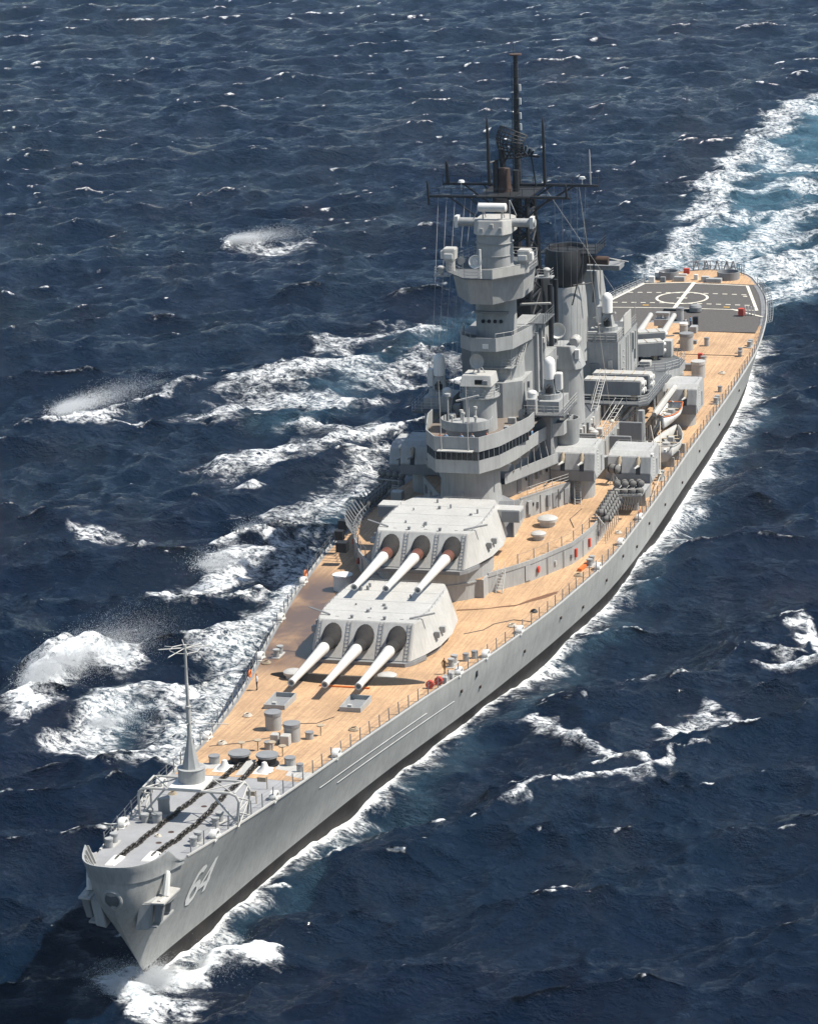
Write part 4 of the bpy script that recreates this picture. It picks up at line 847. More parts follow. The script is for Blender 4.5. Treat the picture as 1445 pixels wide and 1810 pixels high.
# ------------------------------------------------------------------ boats
def boat(a, p, z, L_, B, H, name, label, bow=1, col=WHITE, cabin=False):
    t = thing(name, label, 'boat', (a, p, z), 'boats on the port davits')
    def sec(u, inset=0, low=0):
        w_ = B/2*math.sin(min(1, (1-u)*1.6+.02)*math.pi/2)**.8*(.82+.18*min(1, u*4)); sh = .22*(2*u-1)**2*H
        return [(a+bow*(u-.5)*(L_-2*inset), p+s_*max(w_*k-inset*(k > 0), .01), z+low+h*H+sh*(h > .5)) for s_, k, h in ((-1, 1, 1), (-1, .93, .5), (-1, .55, .12), (1, 0, 0), (1, .55, .12), (1, .93, .5), (1, 1, 1))]
    U = [0, .04, .15, .3, .5, .7, .82, .9, .96, 1]
    m = M(); k = 7
    vs = [q for u in U for q in sec(u)]; fs = [(i*k+j, (i+1)*k+j, (i+1)*k+j+1, i*k+j+1) for i in range(len(U)-1) for j in range(k-1)]
    m.add(vs, fs+[tuple(range(7))])
    h = m.build('boat_hull', col, t, (a, p, z), smooth=True); sol = h.modifiers.new('thickness', 'SOLIDIFY'); sol.thickness = .07
    m = M()
    for s_ in (0, 6): m.tube([sec(u)[s_] for u in U], .075, 5)
    m.tube([sec(0)[0], sec(0)[6]], .07, 5); m.build('boat_gunwale', ORANGE if col == WHITE else LIGHT, t, (a, p, z))
    for i, u in enumerate((.12, .3, .48, .66, .8)):
        q = sec(u); m = M(); m.box(q[0][0]-.16, q[0][0]+.16, q[0][1]+.06, q[6][1]-.06, z+H*.68, z+H*.74); m.build('thwart', TAN, t, (a, p, z))
    m = M(); q0, q1 = sec(.08), sec(.9); m.prism([(sec(u)[1][0], sec(u)[1][1]+.1) for u in (.06, .3, .6, .88)]+[(sec(u)[5][0], sec(u)[5][1]-.1) for u in (.88, .6, .3, .06)], z+H*.38, z+H*.42); m.build('floorboards', MGREY, t, (a, p, z))
    M().cyl(a-bow*L_*.18, p, z+H*.4, z+H*.98, .5, n=12).build('steering_post', LIGHT, t, (a, p, z)); M().rbox(a+bow*L_*.12, p, z+H*.4, z+H*.95, .9, .7).build('engine_box', LIGHT, t, (a, p, z), bevel=.04)
    return t
boat(168.4, 12.7, 7.9, 8.0, 2.5, 1.35, 'whaleboat', 'white open whaleboat with orange gunwale hanging above the larger boat', bow=-1)
boat(160.6, 14.2, 6.1, 10.6, 3.4, 1.7, 'motor_launch', 'larger pale grey open launch stowed below the white whaleboat', bow=1, col=LIGHT)
for a in (157, 160.5, 164): M().box(a-.15, a+.15, 12.9, 15.5, 5.1, 6.3).build('boat_cradle', GREY, ship, O)
m = M()
for q0, q1 in (((157.0, 12.6, 10.3), (148.6, 15.4, 6.3)), ((161, 13.0, 9.8), (148.6, 15.4, 6.3)), ((148.6, 15.4, 6.3), (139, 15.9, 5.35))): m.tube([q0, q1], .05, 4)
m.rbox(148.6, 15.4, 6.1, 6.5, .3, .3); tk = m.build('boat_tackle', ROPE, ship, O)
# ------------------------------------------------------------------ life-raft canisters and floats
def canister_mesh():
    m = M(); m.axis((-.62, 0, 0), (.62, 0, 0), [(0, .2), (.06, .34), (.15, .41), (.85, .41), (.94, .34), (1, .2)], 12); return m
def new_canister(loc, rot, label, first=[None], size=1.0):
    if first[0] is None:
        t = thing('life_raft_canister', label, 'life raft', loc, 'life raft canisters in racks')
        me = canister_mesh(); me.v = [(x+loc[0], y+loc[1], z+loc[2]) for x, y, z in me.v]; sh = me.build('canister_shell', FLOAT, t, loc, smooth=True)
        for x in (-.32, .3):
            b = M(); b.axis((loc[0]+x-.06, loc[1], loc[2]), (loc[0]+x+.06, loc[1], loc[2]), [(0, .43), (1, .43)], 12); b.build('canister_strap', CANVAS, t, loc)
        first[0] = t
    else:
        t = copy(first[0], loc=loc); tag(t, label, 'life raft', 'life raft canisters in racks')
    t.rotation_euler = (0, 0, rot); t.scale = (size,)*3
    return t
ORD = ['foremost', 'second', 'third', 'fourth', 'fifth', 'sixth', 'seventh', 'eighth', 'ninth', 'tenth']
for side, sg in (('port', 1), ('starboard', -1)):
    for tier in (0, 1):
        for i in range(7):
            a = 122.0+i*1.28; p = sg*(13.85-.045*(a-122)+(.0 if tier else .55)); z = Z1+.15+tier*.72
            new_canister((a, p, z+.1), .25*sg+R(90), '%s life raft canister counted from forward, %s row of the %s rack' % (ORD[i], 'upper' if tier else 'lower', side))
    m = M()
    for i in range(8):
        a = 121.4+i*1.28; p = sg*(13.7-.045*(a-122)); m.tube([(a, p-sg*.4, Z1+.9), (a, p+sg*.55, Z1-.25), (a, p+sg*.7, 5.5)], .06, 4)
    m.tube([(121.4, sg*14.2, Z1-.3), (130.6, sg*13.8, Z1-.3)], .07, 4); m.build('raft_rack', LIGHT, ship, O)
# net-fronted rack abreast the lower gun mount
for side, sg in (('port', 1), ('starboard', -1)):
    m = M(); m.prism([(133.4, sg*12.9), (138.8, sg*12.4), (139.4, sg*16.0), (134.2, sg*16.0)], 7.6, 7.75); m.build('raft_shelf', GREY, ship, O)
    k = 0
    for tier in (0, 1):
        for i in range(4):
            new_canister((134.3+tier*.5+.2*i, sg*(13.0+i*.85), 8.15+tier*.75), R(12+8*i), '%s life raft canister from inboard, %s tier behind the %s cargo net' % (ORD[i] if i else 'first', 'upper' if tier else 'lower', side), size=1.05)
    m = M()
    for i in range(9):
        m.tube([(133.6+.09*i, sg*(13.2+i*.34), 8.0), (134.0, sg*(13.0+i*.3), 5.9)], .035, 3); m.tube([(133.6+.09*i, sg*(13.2+i*.34), 8.0), (134.4, sg*(14.0+i*.24), 5.9)], .035, 3)
    m.tube([(133.5, sg*13.0, 8.5), (134.2, sg*16.0, 8.5)], .05, 4); m.tube([(133.5, sg*13.0, 7.9), (134.2, sg*16.0, 7.9)], .05, 4); m.build('cargo_net', LIGHT, ship, O, kind='stuff')
    m = M(); m.box(134.6, 138.6, sg*12.7, sg*12.9, 5.3, 7.6); m.box(138.4, 138.6, sg*12.9, sg*15.6, 5.3, 7.6); m.build('rack_support', GREY, ship, O)
    new_canister((137.6, sg*12.0, 9.9), R(70), 'single life raft canister standing high above the %s cargo net' % side, size=1.3)
    m = M(); m.tube([(137.6, sg*12.0, Z1), (137.6, sg*12.0, 9.5)], .12, 5); m.tube([(136.8, sg*11.6, Z1), (137.6, sg*12.0, 9.4)], .05, 4); m.tube([(137.4, sg*12.9, Z1), (137.6, sg*12.0, 9.4)], .05, 4); m.build('canister_stand', LIGHT, ship, O)
# starboard rail of upper deck hung with stowed gear: leaning spars and crates
m = M()
for i in range(17):
    a = 109.5+i*1.1; p = -min(13.3, np.interp(a, [105, 108.7, 112.4, 116, 119.5, 131], [9.8, 11.1, 12.5, 13.1, 13.4, 13.0])); m.tube([(a, p+.3, Z1), (a+.5, p-1.2, Z1+1.9)], .09, 4)
    m.tube([(a, p-.2, Z1+.9), (a+1.1, p-.2, Z1+.9)], .05, 4)
m.build('leaning_spar', MGREY, ship, O, kind='stuff')
for a, p, s_ in ((108.2, -12.6, 1.2), (112.6, -14.2, .9), (116.8, -15.0, 1.0), (121, -15.2, 1.1)):
    m = M(); m.rbox(a, p, 7.2, 8.3, s_, s_); m.build('stowage_bin', BLACK, ship, (a, p, 7.2))
m = M(); m.rbox(127, -11.4, Z1, Z1+1.1, 1.3, 1.3); tag(m.build('deck_crate', LIGHT, None, (127, -11.4, Z1), bevel=.04), 'small pale grey crate on the starboard upper deck behind the raised turret', 'crate')
# round ventilators on the curved upper deck and beside the turrets
def mushroom(a, p, z, r, h, nm='ventilator'):
    m = M(); m.lathe(a, p, [(z-.05, r*.75), (z+h*.45, r*.75), (z+h*.5, r), (z+h*.78, r*1.02), (z+h*.92, r*.8), (z+h, r*.55), (z+h*1.02, .02)], 22); return m.build(nm, LIGHT, ship, (a, p, z), smooth=True)
mushroom(119.1, 8.27, Z1, 1.15, 1.15); mushroom(113.6, 8.5, Z1, .85, .9); mushroom(65.9, -5.3, DK(66), .95, .85); mushroom(66.4, 4.2, DK(66), .95, .85)
m = M(); m.cyl(98.3, -9.7, DK(98, -9.7)-.1, 7.5, 1.0, n=20); m.cyl(98.3, -9.7, 7.5, 7.62, 1.12, n=20); m.build('vent_trunk', WHITE, ship, (98.3, -9.7, 6), smooth=True)
# low curved breakwater strip before the first turret
m = M(); P_ = [(64.4+abs(t)**2.2*2.3, t*7.9) for t in np.linspace(-1, 1, 19)]
m.rings([[(a, p, DK(a, p)-.02), (a+.75*(1-abs(t)**3*.7), p, DK(a, p)-.02), (a+.62*(1-abs(t)**3*.7), p, DK(a, p)+.8*(1-abs(t)**4*.85)), (a+.3*(1-abs(t)**3*.7), p, DK(a, p)+.8*(1-abs(t)**4*.85))] for (a, p), t in zip(P_, np.linspace(-1, 1, 19))]); m.build('breakwater', DARKSTRIP, ship, O)
m = M(); m.prism([(63.5, -1.9), (63.75, -1.9), (63.75, 3.2), (63.5, 3.2)], DK(63.5), DK(63.5)+.12); tag(m.build('orange_pole', ORANGE, None, (63.6, .6, DK(63.5))), 'thin orange pole lying on deck in front of the dark breakwater', 'pole')
m = M(); w0 = [(92.4, 4.5, .3), (92.9, 6, .3), (93.6, 7.5, .35), (94.6, 8.8, .45), (95.4, 10.2, .55), (97.5, 11.3, 1.1), (99.6, 12.6, 1.6), (101.2, 13.4, 1.0)]
vs = [(a-w_*.5+.2*rg.random(), p, DK(a, p)+.03) for a, p, w_ in w0]+[(a+w_*.5+.2*rg.random(), p, DK(a, p)+.03) for a, p, w_ in w0]; k = len(w0)
m.add(vs, [(i, i+1, k+i+1, k+i) for i in range(k-1)]); m.build('wet_streak', WETWOOD, ship, O)
# ------------------------------------------------------------------ foredeck fittings
for p0, a0 in ((-3.8, 56.9), (3.55, 57.5)):
    z = DK(a0, p0); m = M()
    for x0, x1, y0, y1 in ((-1.9, 1.9, -1.05, -.95), (-1.9, 1.9, .95, 1.05), (-1.9, -1.8, -.95, .95), (1.8, 1.9, -.95, .95)): m.box(a0+x0, a0+x1, p0+y0, p0+y1, z-.1, z+.55)
    hh = m.build('hatch_coaming', GREY, ship, (a0, p0, z)); m = M(); m.box(a0-1.8, a0+1.8, p0-.95, p0+.95, z-.05, z+.12); m.build('hatch_cover', MGREY, hh, (a0, p0, z))
    m = M(); m.rbox(a0-.9, p0-.3, z+.1, z+.5, .4, .4); m.build('hatch_hinge', LIGHT, hh, (a0, p0, z))
def drum(a, p, r, h, nm='vent_trunk', band=True, cap=MGREY, z=None):
    z = DK(a, p) if z is None else z
    m = M(); m.cyl(a, p, z-.05, z+h*.82, r, n=20); g = m.build(nm, GREY, ship, (a, p, z), smooth=True)
    m = M(); m.cyl(a, p, z+h*.82, z+h, r*1.08, n=20); m.build('trunk_cap', cap, g, (a, p, z)); return g
drum(48.3, -1.75, .75, 1.75); drum(44.9, 1.15, .75, 1.75)
for a, p, s_ in ((44.0, -.2, .85), (43.5, .95, .95)):
    m = M(); m.rbox(a, p, DK(a, p)-.02, DK(a, p)+s_, s_, s_*.9); m.build('deck_locker', LIGHT, ship, (a, p, 8), bevel=.04)
drum(45.9, 2.5, .38, .7); drum(41.8, -.1, .42, .7)
for a, p in ((39.9, -2.1), (41.0, -.9), (40.6, .6), (39.6, 1.9), (47.2, 3.2)):
    z = DK(a, p); m = M(); m.tube([(a, p, z), (a, p, z+1.0)], .06, 6); m.cyl(a, p, z+.95, z+1.05, .36, n=12); m.build('brake_wheel_stand', TAN, ship, (a, p, z))
for p, s_ in ((-1.2, -1), (1.42, 1)):
    a = 36.6; z = DK(a, p); m = M(); m.cyl(a, p, z-.05, z+.15, 1.05, n=24); m.cyl(a, p, z+.15, z+.8, .8, .9, 20); g = m.build('windlass', BLACK, ship, (a, p, z), smooth=True)
    m = M(); m.cyl(a, p, z+.8, z+1.0, 1.02, n=24); m.build('windlass_top', MGREY, g, (a, p, z))
for a, p in ((34.0, -1.75), (34.1, 1.95)):
    z = DK(a, p); m = M(); m.prism([(a-.9, p-.9), (a+1.1, p-.9), (a+1.1, p+.5), (a-.9, p+.5)], z-.02, z+.1); m.lathe(a, p, [(z+.1, .75), (z+.25, .6), (z+.5, .35), (z+.9, .22), (z+1.0, .02)], 16); m.build('chain_pipe', WHITE, ship, (a, p, z), smooth=True)
for p0 in (-.1,):
    m = M(); m.prism([(32.2, -.25), (36.0, -.35), (36.6, .35), (32.6, .45)], DK(33), DK(33)+.09); m.build('chain_runway', LIGHT, ship, (34, 0, 9))
for a, p in ((35.7, -3.3), (36.7, 3.5), (34.9, 5.0)):
    drum(a, p, .48 if p < 5 else .3, .85)
    m = M(); m.rbox(a-1.0, p+.1, DK(a, p)-.02, DK(a, p)+.14, 1.6, 2.2); m.build('wheel_grating', LIGHT, ship, (a, p, 9))
# bitts: twin posts on a base plate
def bitts(a, p, sc=1.0):
    z = DK(a, p) if a > 32 else DZ(a)-.02; m = M(); m.prism([(a-1.1*sc, p-.4*sc), (a+1.1*sc, p-.4*sc), (a+1.1*sc, p+.4*sc), (a-1.1*sc, p+.4*sc)], z-.02, z+.1); g = m.build('mooring_bitts', LIGHT, ship, (a, p, z))
    for x in (-.6, .6):
        m = M(); m.lathe(a+x*sc, p, [(z+.1, .3*sc), (z+.75*sc, .3*sc), (z+.76*sc, .36*sc), (z+.9*sc, .36*sc)], 14); m.build('bitt_post', GREY, g, (a, p, z), smooth=True)
for a, p in ((9.5, -3.3), (11.5, 3.3), (17.0, -2.9), (17.4, 3.2), (73.4, 9.0), (73.4, -9.2), (112.5, 14.6), (151, 15.0), (190, 14.9), (222, 14.0)): bitts(a, p)
drum(19.5, -2.3, .5, 1.5, cap=GREY, z=DZ(19.5)); drum(16.6, -1.9, .42, .9, z=DZ(16.6))
# open chocks along both deck edges
def chock(a, s_):
    p = s_*(HB(a)-.32); z = DZ(a); m = M()
    m.rings([[(a+.62*math.cos(t)*k, p+q, z+.38+.38*math.sin(t)*k) for t in [2*math.pi*i/14 for i in range(14)]] for k, q in ((1, -.3), (1.12, 0), (1, .3), (.62, .3), (.62, -.3), (1, -.3))], cap=False)
    m.box(a-.8, a+.8, p-.3, p+.3, z-.1, z+.1); return m.build('chock', WHITE, ship, (a, p, z), smooth=True)
for a in (13.6, 26, 41, 70.5, 77, 86, 111, 121.4, 132.4): chock(a, 1)
for a in (15.0, 28, 44, 72, 86, 100): chock(a, -1)
for a, p in ((75.2, 9.9), (76.3, 10.5), (136.5, 14.9), (216, 13.6), (218, 13.3), (196, 14.3)):
    drum(a, p, .3, .8)
# chains
def chain(pts, name, label):
    t = thing(name, label, 'anchor chain', (pts[0][0], pts[0][1], DZ(pts[0][0])))
    me = None; ls = [math.dist(q, r) for q, r in zip(pts[:-1], pts[1:])]; tot = sum(ls); k = int(tot/.46)
    first = None
    for i in range(k):
        T = (i+.5)/k*tot; j = 0
        while T > ls[j]: T -= ls[j]; j += 1
        q, r = pts[j], pts[j+1]; f = T/ls[j]; a, p = q[0]+(r[0]-q[0])*f, q[1]+(r[1]-q[1])*f+.06*math.sin(i*.7)
        z = (DZ(a) if a < 32 else DK(a, p))+.16+.05*(i % 2); yaw = math.atan2(r[1]-q[1], -(r[0]-q[0]))
        if first is None:
            m = M(); n_ = 12
            ctr = [((.33*math.cos(w_)+.12*(1 if math.cos(w_) > 0 else -1)), .21*math.sin(w_)) for w_ in [2*math.pi*i_/n_ for i_ in range(n_)]]
            rings_ = []
            for x, y in ctr:
                l = math.hypot(x, y) or 1; rings_.append([(a+x+x/l*.085*math.cos(v_), p+y+y/l*.085*math.cos(v_), z+.085*math.sin(v_)) for v_ in [2*math.pi*q_/6 for q_ in range(6)]])
            m.rings(rings_+[rings_[0]], cap=False); m.box(a-.04, a+.04, p-.2, p+.2, z-.05, z+.05)
            o = m.build('chain_link', CHAIN, t, (a, p, z), smooth=True); first = o
        else: o = copy(first, t, (a, p, z))
        o.rotation_euler = (R(90 if i % 2 else 8)+.2*math.sin(i*1.3), 0, yaw)
    return t
chain([(4.6, -1.35), (12, -1.25), (20.3, -1.15), (28, -1.05), (35.6, -.75)], 'anchor_chain', 'heavy black anchor chain on the starboard side of the foredeck')
chain([(6.3, 1.15), (12, 1.5), (17.5, 1.65), (26, 1.0), (35.9, .7)], 'anchor_chain', 'heavy black anchor chain on the port side of the foredeck')
for a, p in ((4.4, -1.35), (6.2, 1.1)):
    m = M(); m.prism([(a-.9, p-.5), (a+2.0, p-.45), (a+2.0, p+.45), (a-.9, p+.5)], DZ(a)-.1, DZ(a)+.25, [(a-.7, p-.4), (a+1.4, p-.35), (a+1.4, p+.35), (a-.7, p+.4)]); m.build('hawse_bolster', WHITE, ship, (a, p, DZ(a)), bevel=.05)
for p in (-1.15, 1.35):
    m = M(); m.prism([(7.5, p-.62), (31, p-.62), (31, p+.62), (7.5, p+.62)], lambda a: DZ(a)-.05, lambda a: DZ(a)+.03); m.build('chain_track', DGREY, ship, O)
for a, p in ((14.0, .25), (10.8, .3), (22, .4)): m = M(); m.cyl(a, p, DZ(a)-.05, DZ(a)+.12, .26, n=12); m.build('deck_plate', RUST, ship, (a, p, DZ(a)))
for a, p in ((24.2, 4.4), (28.8, 3.9)):
    z = DZ(a); m = M(); m.tube([(a, p, z), (a, p, z+1.2)], .05, 5); m.rbox(a-.1, p-.45, z+.75, z+1.15, .06, .8); m.build('small_sign_post', TAN, ship, (a, p, z))
# tubular gantry carrying the antenna mast
gz_ = 13.25; m = M(); fa, ra = 17.3, 20.2; pl_, pr_ = -3.7, 5.2
zd = DZ(18)-.05
def arch(a, z):
    return [(a+.1, pl_, zd), (a, pl_, z-.7), (a, pl_+.25, z-.2), (a, pl_+.8, z), (a, pr_-.8, z), (a, pr_-.25, z-.2), (a, pr_-.0, z-.7), (a+.1, pr_-.3, zd)]
m.tube(arch(fa, gz_), .13, 8); m.tube(arch(ra, gz_), .11, 8)
for p in (pl_+.4, -.9, 1.9, pr_-.4): m.tube([(fa, p, gz_), (ra, p, gz_)], .09, 6)
m.tube([(fa, 2.0, gz_), (ra, pr_-.5, gz_)], .07, 5); m.tube([(ra, 2.0, gz_), (fa, pr_-.5, gz_)], .07, 5); m.tube([(fa, -.9, gz_), (ra, pl_+.5, gz_)], .07, 5); m.tube([(ra, -.9, gz_), (fa, pl_+.5, gz_)], .07, 5)
for s_, px_ in ((1, pl_), (-1, pr_-.15)):
    for z0, z1 in ((zd, 11.6), (11.6, 12.9)): m.tube([(fa, px_, z0), (ra, px_, z1)], .07, 5); m.tube([(ra, px_, z0), (fa, px_, z1)], .07, 5)
    m.tube([(fa, px_, 11.6), (ra, px_, 11.6)], .07, 5)
    m.tube([(fa, px_+s_*.1, zd+.4), (fa, px_+s_*2.4, gz_)], .10, 6)
gan = m.build('antenna_gantry', LIGHT, ship, (18.5, .6, 10.2), smooth=True)
m = M(); m.box(17.2, 20.4, -.95, 1.95, gz_+.1, gz_+.2); m.build('gantry_plate', WHITE, gan, (18.5, .6, gz_))
mx_, my_ = 19.2, .45
m = M(); m.cyl(mx_, my_, gz_+.2, gz_+1.35, 1.15, n=24); ms = m.build('antenna_mast', GREY, ship, (mx_, my_, gz_), smooth=True, label='tall thin antenna mast above the bow gantry')
m = M(); m.cyl(mx_, my_, gz_+1.35, gz_+1.4, 1.2, n=24); m.lathe(mx_, my_, [(gz_+1.4, .8), (gz_+3.9, .24), (gz_+4.2, .2)], 8); m.build('mast_cone', GREY, ms, (mx_, my_, gz_))
m = M(); m.axis((mx_, my_, gz_+4.1), (mx_, my_, 25.2), [(0, .2), (.33, .2), (.335, .26), (.35, .26), (.355, .15), (.6, .15), (.605, .12), (1, .12)], 10); m.build('mast_pole', LIGHT, ms, (mx_, my_, 20), smooth=True)
m = M()
for k in range(8):
    t = k*math.pi/4+.35; m.tube([(mx_, my_, 25.2), (mx_+2.2*math.cos(t), my_+2.2*math.sin(t), 25.0+.25*(k % 2))], .045, 4)
for r in (1.3,): m.tube([(mx_+r*math.cos(k*math.pi/4+.35), my_+r*math.sin(k*math.pi/4+.35), 25.1) for k in range(9)], .035, 4)
m.cyl(mx_, my_, 25.1, 25.5, .16, n=8)
m.build('antenna_spoke', LIGHT, ms, (mx_, my_, 25), kind='stuff')
m = M()
for k in range(6): t = k*math.pi/3+.2; m.tube([(mx_, my_, 18.6), (mx_+3.3*math.cos(t), my_+3.3*math.sin(t), 18.3)], .04, 4)
m.build('lower_antenna_spoke', LIGHT, ms, (mx_, my_, 18.6), kind='stuff')
# anchors on their billboards under the bow lip
def anchor(s_, label):
    t = thing('anchor', label, 'anchor', (4.0, s_*3.2, 8.2), 'anchors at the bow')
    b = M(); b.prism([(1.9, s_*1.2), (6.0, s_*1.4), (6.4, s_*2.35), (2.3, s_*2.3)], 7.0, 9.3, [(2.0, s_*1.6), (6.0, s_*2.2), (6.2, s_*2.95), (2.4, s_*2.7)]); b.build('anchor_billboard', GREY, ship, O, bevel=.08)
    m = M(); m.axis((4.4, s_*3.35, 11.3), (3.9, s_*3.2, 9.4), [(0, .16), (.1, .26), (1, .34)], 8); m.build('anchor_shank', WHITE, t, (3.2, s_*3.2, 8.2), smooth=True)
    m = M(); m.axis((2.6, s_*3.1, 9.15), (5.6, s_*3.35, 8.9), [(0, .3), (.5, .42), (1, .3)], 10); m.prism([(2.2, s_*2.6), (5.9, s_*2.75), (5.7, s_*3.85), (2.3, s_*3.65)], 9.2, 9.35); c = m.build('anchor_crown', LIGHT, t, (3.2, s_*3.2, 8.2))
    for x in (2.9, 5.1):
        m = M(); m.prism([(x-.3, s_*2.6), (x+.3, s_*2.6), (x+.3, s_*3.15), (x-.3, s_*3.15)], 7.5, 9.1, [(x-.4, s_*2.8), (x+.4, s_*2.8), (x+.4, s_*3.5), (x-.4, s_*3.5)]); m.build('anchor_fluke', MGREY, t, (3.2, s_*3.2, 8.2), bevel=.06)
    m = M(); m.prism([(2.3, s_*1.8), (6.2, s_*1.9), (6.0, s_*3.1), (2.4, s_*2.9)], 7.15, 7.3); m.build('anchor_shelf', GREY, ship, O)
anchor(1, 'stockless anchor hanging from the port side of the bow beside the number'); anchor(-1, 'stockless anchor hanging from the shaded starboard side of the bow')
# ------------------------------------------------------------------ main deck edge stanchions and wires
st0 = None
A_ = list(np.arange(9, 262, 2.35)); wires = {1: [], -1: []}
for s_ in (1, -1):
    for i, a in enumerate(A_):
        if s_ == 1 and 119 < a < 122: continue
        p = s_*(HB(a)-.22); z = DZ(a)+.05; h = 1.25
        if st0 is None:
            m = M(); m.axis((a, p, z), (a, p, z+h), [(0, .065), (1, .055)], 6); st0 = m.build('stanchion', MGREY, ship, (a, p, z)); continue
        o = copy(st0, ship, (a, p, z)); o.rotation_euler = (random.uniform(-.04, .04), random.uniform(-.04, .04), 0)
    m = M(); 
    for h in (.45, .85, 1.2): m.tube([(a, s_*(HB(a)-.22), DZ(a)+.05+h-.03*(j % 2)) for j, a in enumerate(A_)], .013, 3)
    m.build('lifeline', MGREY, ship, O)
# upper deck rails
for s_ in (1, -1):
    for i in range(9):
        a, p, _ = on_wall(L1[2:9], .04+i*.12, -.15); o = copy(st0, ship, (a, s_*p, Z1))
    m = M(); m.tube([(on_wall(L1[2:9], t, -.15)[0], s_*on_wall(L1[2:9], t, -.15)[1], Z1+1.15) for t in np.linspace(.02, 1, 12)], .016, 3); m.build('lifeline', MGREY, ship, O)
    m = M(); m.rail([(140, s_*10.6), (150, s_*10.4), (158, s_*10.2)], Z1, h=1.1, step=1.8); m.build('guard_rail', LIGHT, ship, O)
m = M(); m.rail([(122.2, 5.3), (128.7, 8.6)], Z2, h=1.05, step=1.5); m.build('guard_rail', LIGHT, ship, O)
# ------------------------------------------------------------------ after deck
drum(203.4, 10.0, .95, 2.3, cap=LIGHT); drum(211.8, 9.2, .4, .9); drum(198.2, 8.3, .62, 1.9, cap=GREY); drum(218.9, 5.5, .95, 2.4, cap=MGREY); drum(221.5, 7.9, .35, 1.2); drum(236.3, 1.3, .55, 1.9); drum(228.5, 3.3, .6, 1.5, cap=WHITE)
m = M(); m.lathe(241.6, 2.6, [(5.8, .6), (6.1, .6), (6.2, .9), (6.8, .95), (7.1, .75), (7.25, .3), (7.28, .02)], 20); m.build('gun_tub', MGREY, ship, (241.6, 2.6, 5.8), smooth=True)
for a, p, l_, w_, h, mt in ((207.2, 8.0, .9, 3.0, .9, MGREY), (222.5, 5.0, .8, 2.6, .5, MGREY), (212.6, 8.6, .6, .6, 1.1, RED), (229.4, 4.6, 1.6, 1.0, .9, GREY), (233, 4.2, .7, .7, 1.4, BLACK)):
    m = M(); m.rbox(a, p, DK(a, p)-.02, DK(a, p)+h, l_, w_); m.build('deck_locker', mt, ship, (a, p, 6), bevel=.04)
m = M(); m.tube([(214.7, 5.2, 5.9), (215.2, 14.3, 5.75)], .05, 4); m.build('deck_hose', BLACK, ship, (215, 10, 5.6))
m = M(); m.rbox(229.8, 0, 6.6, 7.6, 1.7, 2.3); m.cyl(229.8, -.5, 7.6, 8.2, .4, n=12); m.cyl(229.8, .6, 7.6, 8.2, .4, n=12); m.rbox(229.8, 0, 8.2, 8.5, 1.1, 2.0); m.cyl(229.8, 0, 5.8, 6.7, .7, n=14); m.build('aft_director', GREY, ship, (229.8, 0, 5.8), bevel=.04)
# nonskid apron ahead of the helicopter deck
m = M(); m.prism([(229.8, 2.9), (229.8, 13.5), (235.9, 13.2), (240, 4.6), (237, 2.6)], lambda a: DZ(a)+.12, lambda a: DZ(a)+.16); m.build('deck_apron', NONSKID, ship, O)
m = M(); m.prism([(229.8, -13.5), (229.8, -3.4), (236, -2.8), (236, -13.1)], lambda a: DZ(a)+.12, lambda a: DZ(a)+.16); m.build('deck_apron', NONSKID, ship, O)
m = M(); m.prism([(241.6, -2.2), (242.4, -2.2), (242.4, 2.6), (241.6, 2.6)], 6.0, 6.35); m.build('deck_edge_step', BLACK, ship, O)
def zf(a, p=0): h = max(HB(a)-.9, .1); return DZ(a)+.05+.12*(1-min(1, abs(p)/h)**2)+.035
def line(q0, q1, w_=.35, name='deck_line', mat=None, seg=14):
    m = M(); (a0, p0), (a1, p1) = q0, q1; l = math.hypot(a1-a0, p1-p0); nx, ny = -(p1-p0)/l*w_/2, (a1-a0)/l*w_/2
    n_ = max(1, min(seg, int(l/1.0)+1)); L_, R_ = [], []
    for i in range(n_+1):
        t = i/n_; a, p = a0+(a1-a0)*t, p0+(p1-p0)*t; L_.append((a+nx, p+ny, zf(a, p))); R_.append((a-nx, p-ny, zf(a, p)))
    m.add(L_+R_, [(i, i+1, n_+1+i+1, n_+1+i) for i in range(n_)]); return m.build(name, mat or LINE, ship, ((a0+a1)/2, (p0+p1)/2, 6))
for q0, q1, w_ in (((243.3, -11.6), (243.6, 11.4), .3), ((243.6, 11.4), (259.6, 7.3), .45), ((259.6, 7.3), (259.9, -.6), .35), ((259.9, -.6), (260.7, -1.2), .35), ((260.7, -1.2), (259.7, -8.7), .35), ((259.7, -8.7), (247, -11.7), .45),
                   ((243.6, -.9), (260.4, -1.1), .6), ((250.0, -1.8), (250.0, -.2), .5), ((243.8, 7.6), (239.8, 12.9), .4)): line(q0, q1, w_)
for a, s0, s1 in ((246.6, -11.2, 10.2), (253.4, -10.2, 8.6)):
    k = int((s1-s0)/1.35)
    for i in range(k):
        p = s0+(i+.2)*(s1-s0)/k; line((a, p), (a, p+.75), .38, 'dashed_line_stroke')
m = M(); n_ = 48
for r in (1,):
    I = [(250.1+3.6*math.cos(2*math.pi*i/n_), -1.0+3.6*math.sin(2*math.pi*i/n_)) for i in range(n_)]; J = [(250.1+4.0*math.cos(2*math.pi*i/n_), -1.0+4.0*math.sin(2*math.pi*i/n_)) for i in range(n_)]
    m.add([(a, p, zf(a, p)+.002) for a, p in I]+[(a, p, zf(a, p)+.002) for a, p in J], [(i, (i+1) % n_, n_+(i+1) % n_, n_+i) for i in range(n_)])
m.build('landing_circle', LINE, ship, (250, -1, 6))
for p in (-6.0, 6.2): line((245.0, p), (245.0, p+.9), .45, 'yellow_mark', YEL)
line((252.4, 7.9), (252.4, 8.5), .5, 'small_mark', LINE)
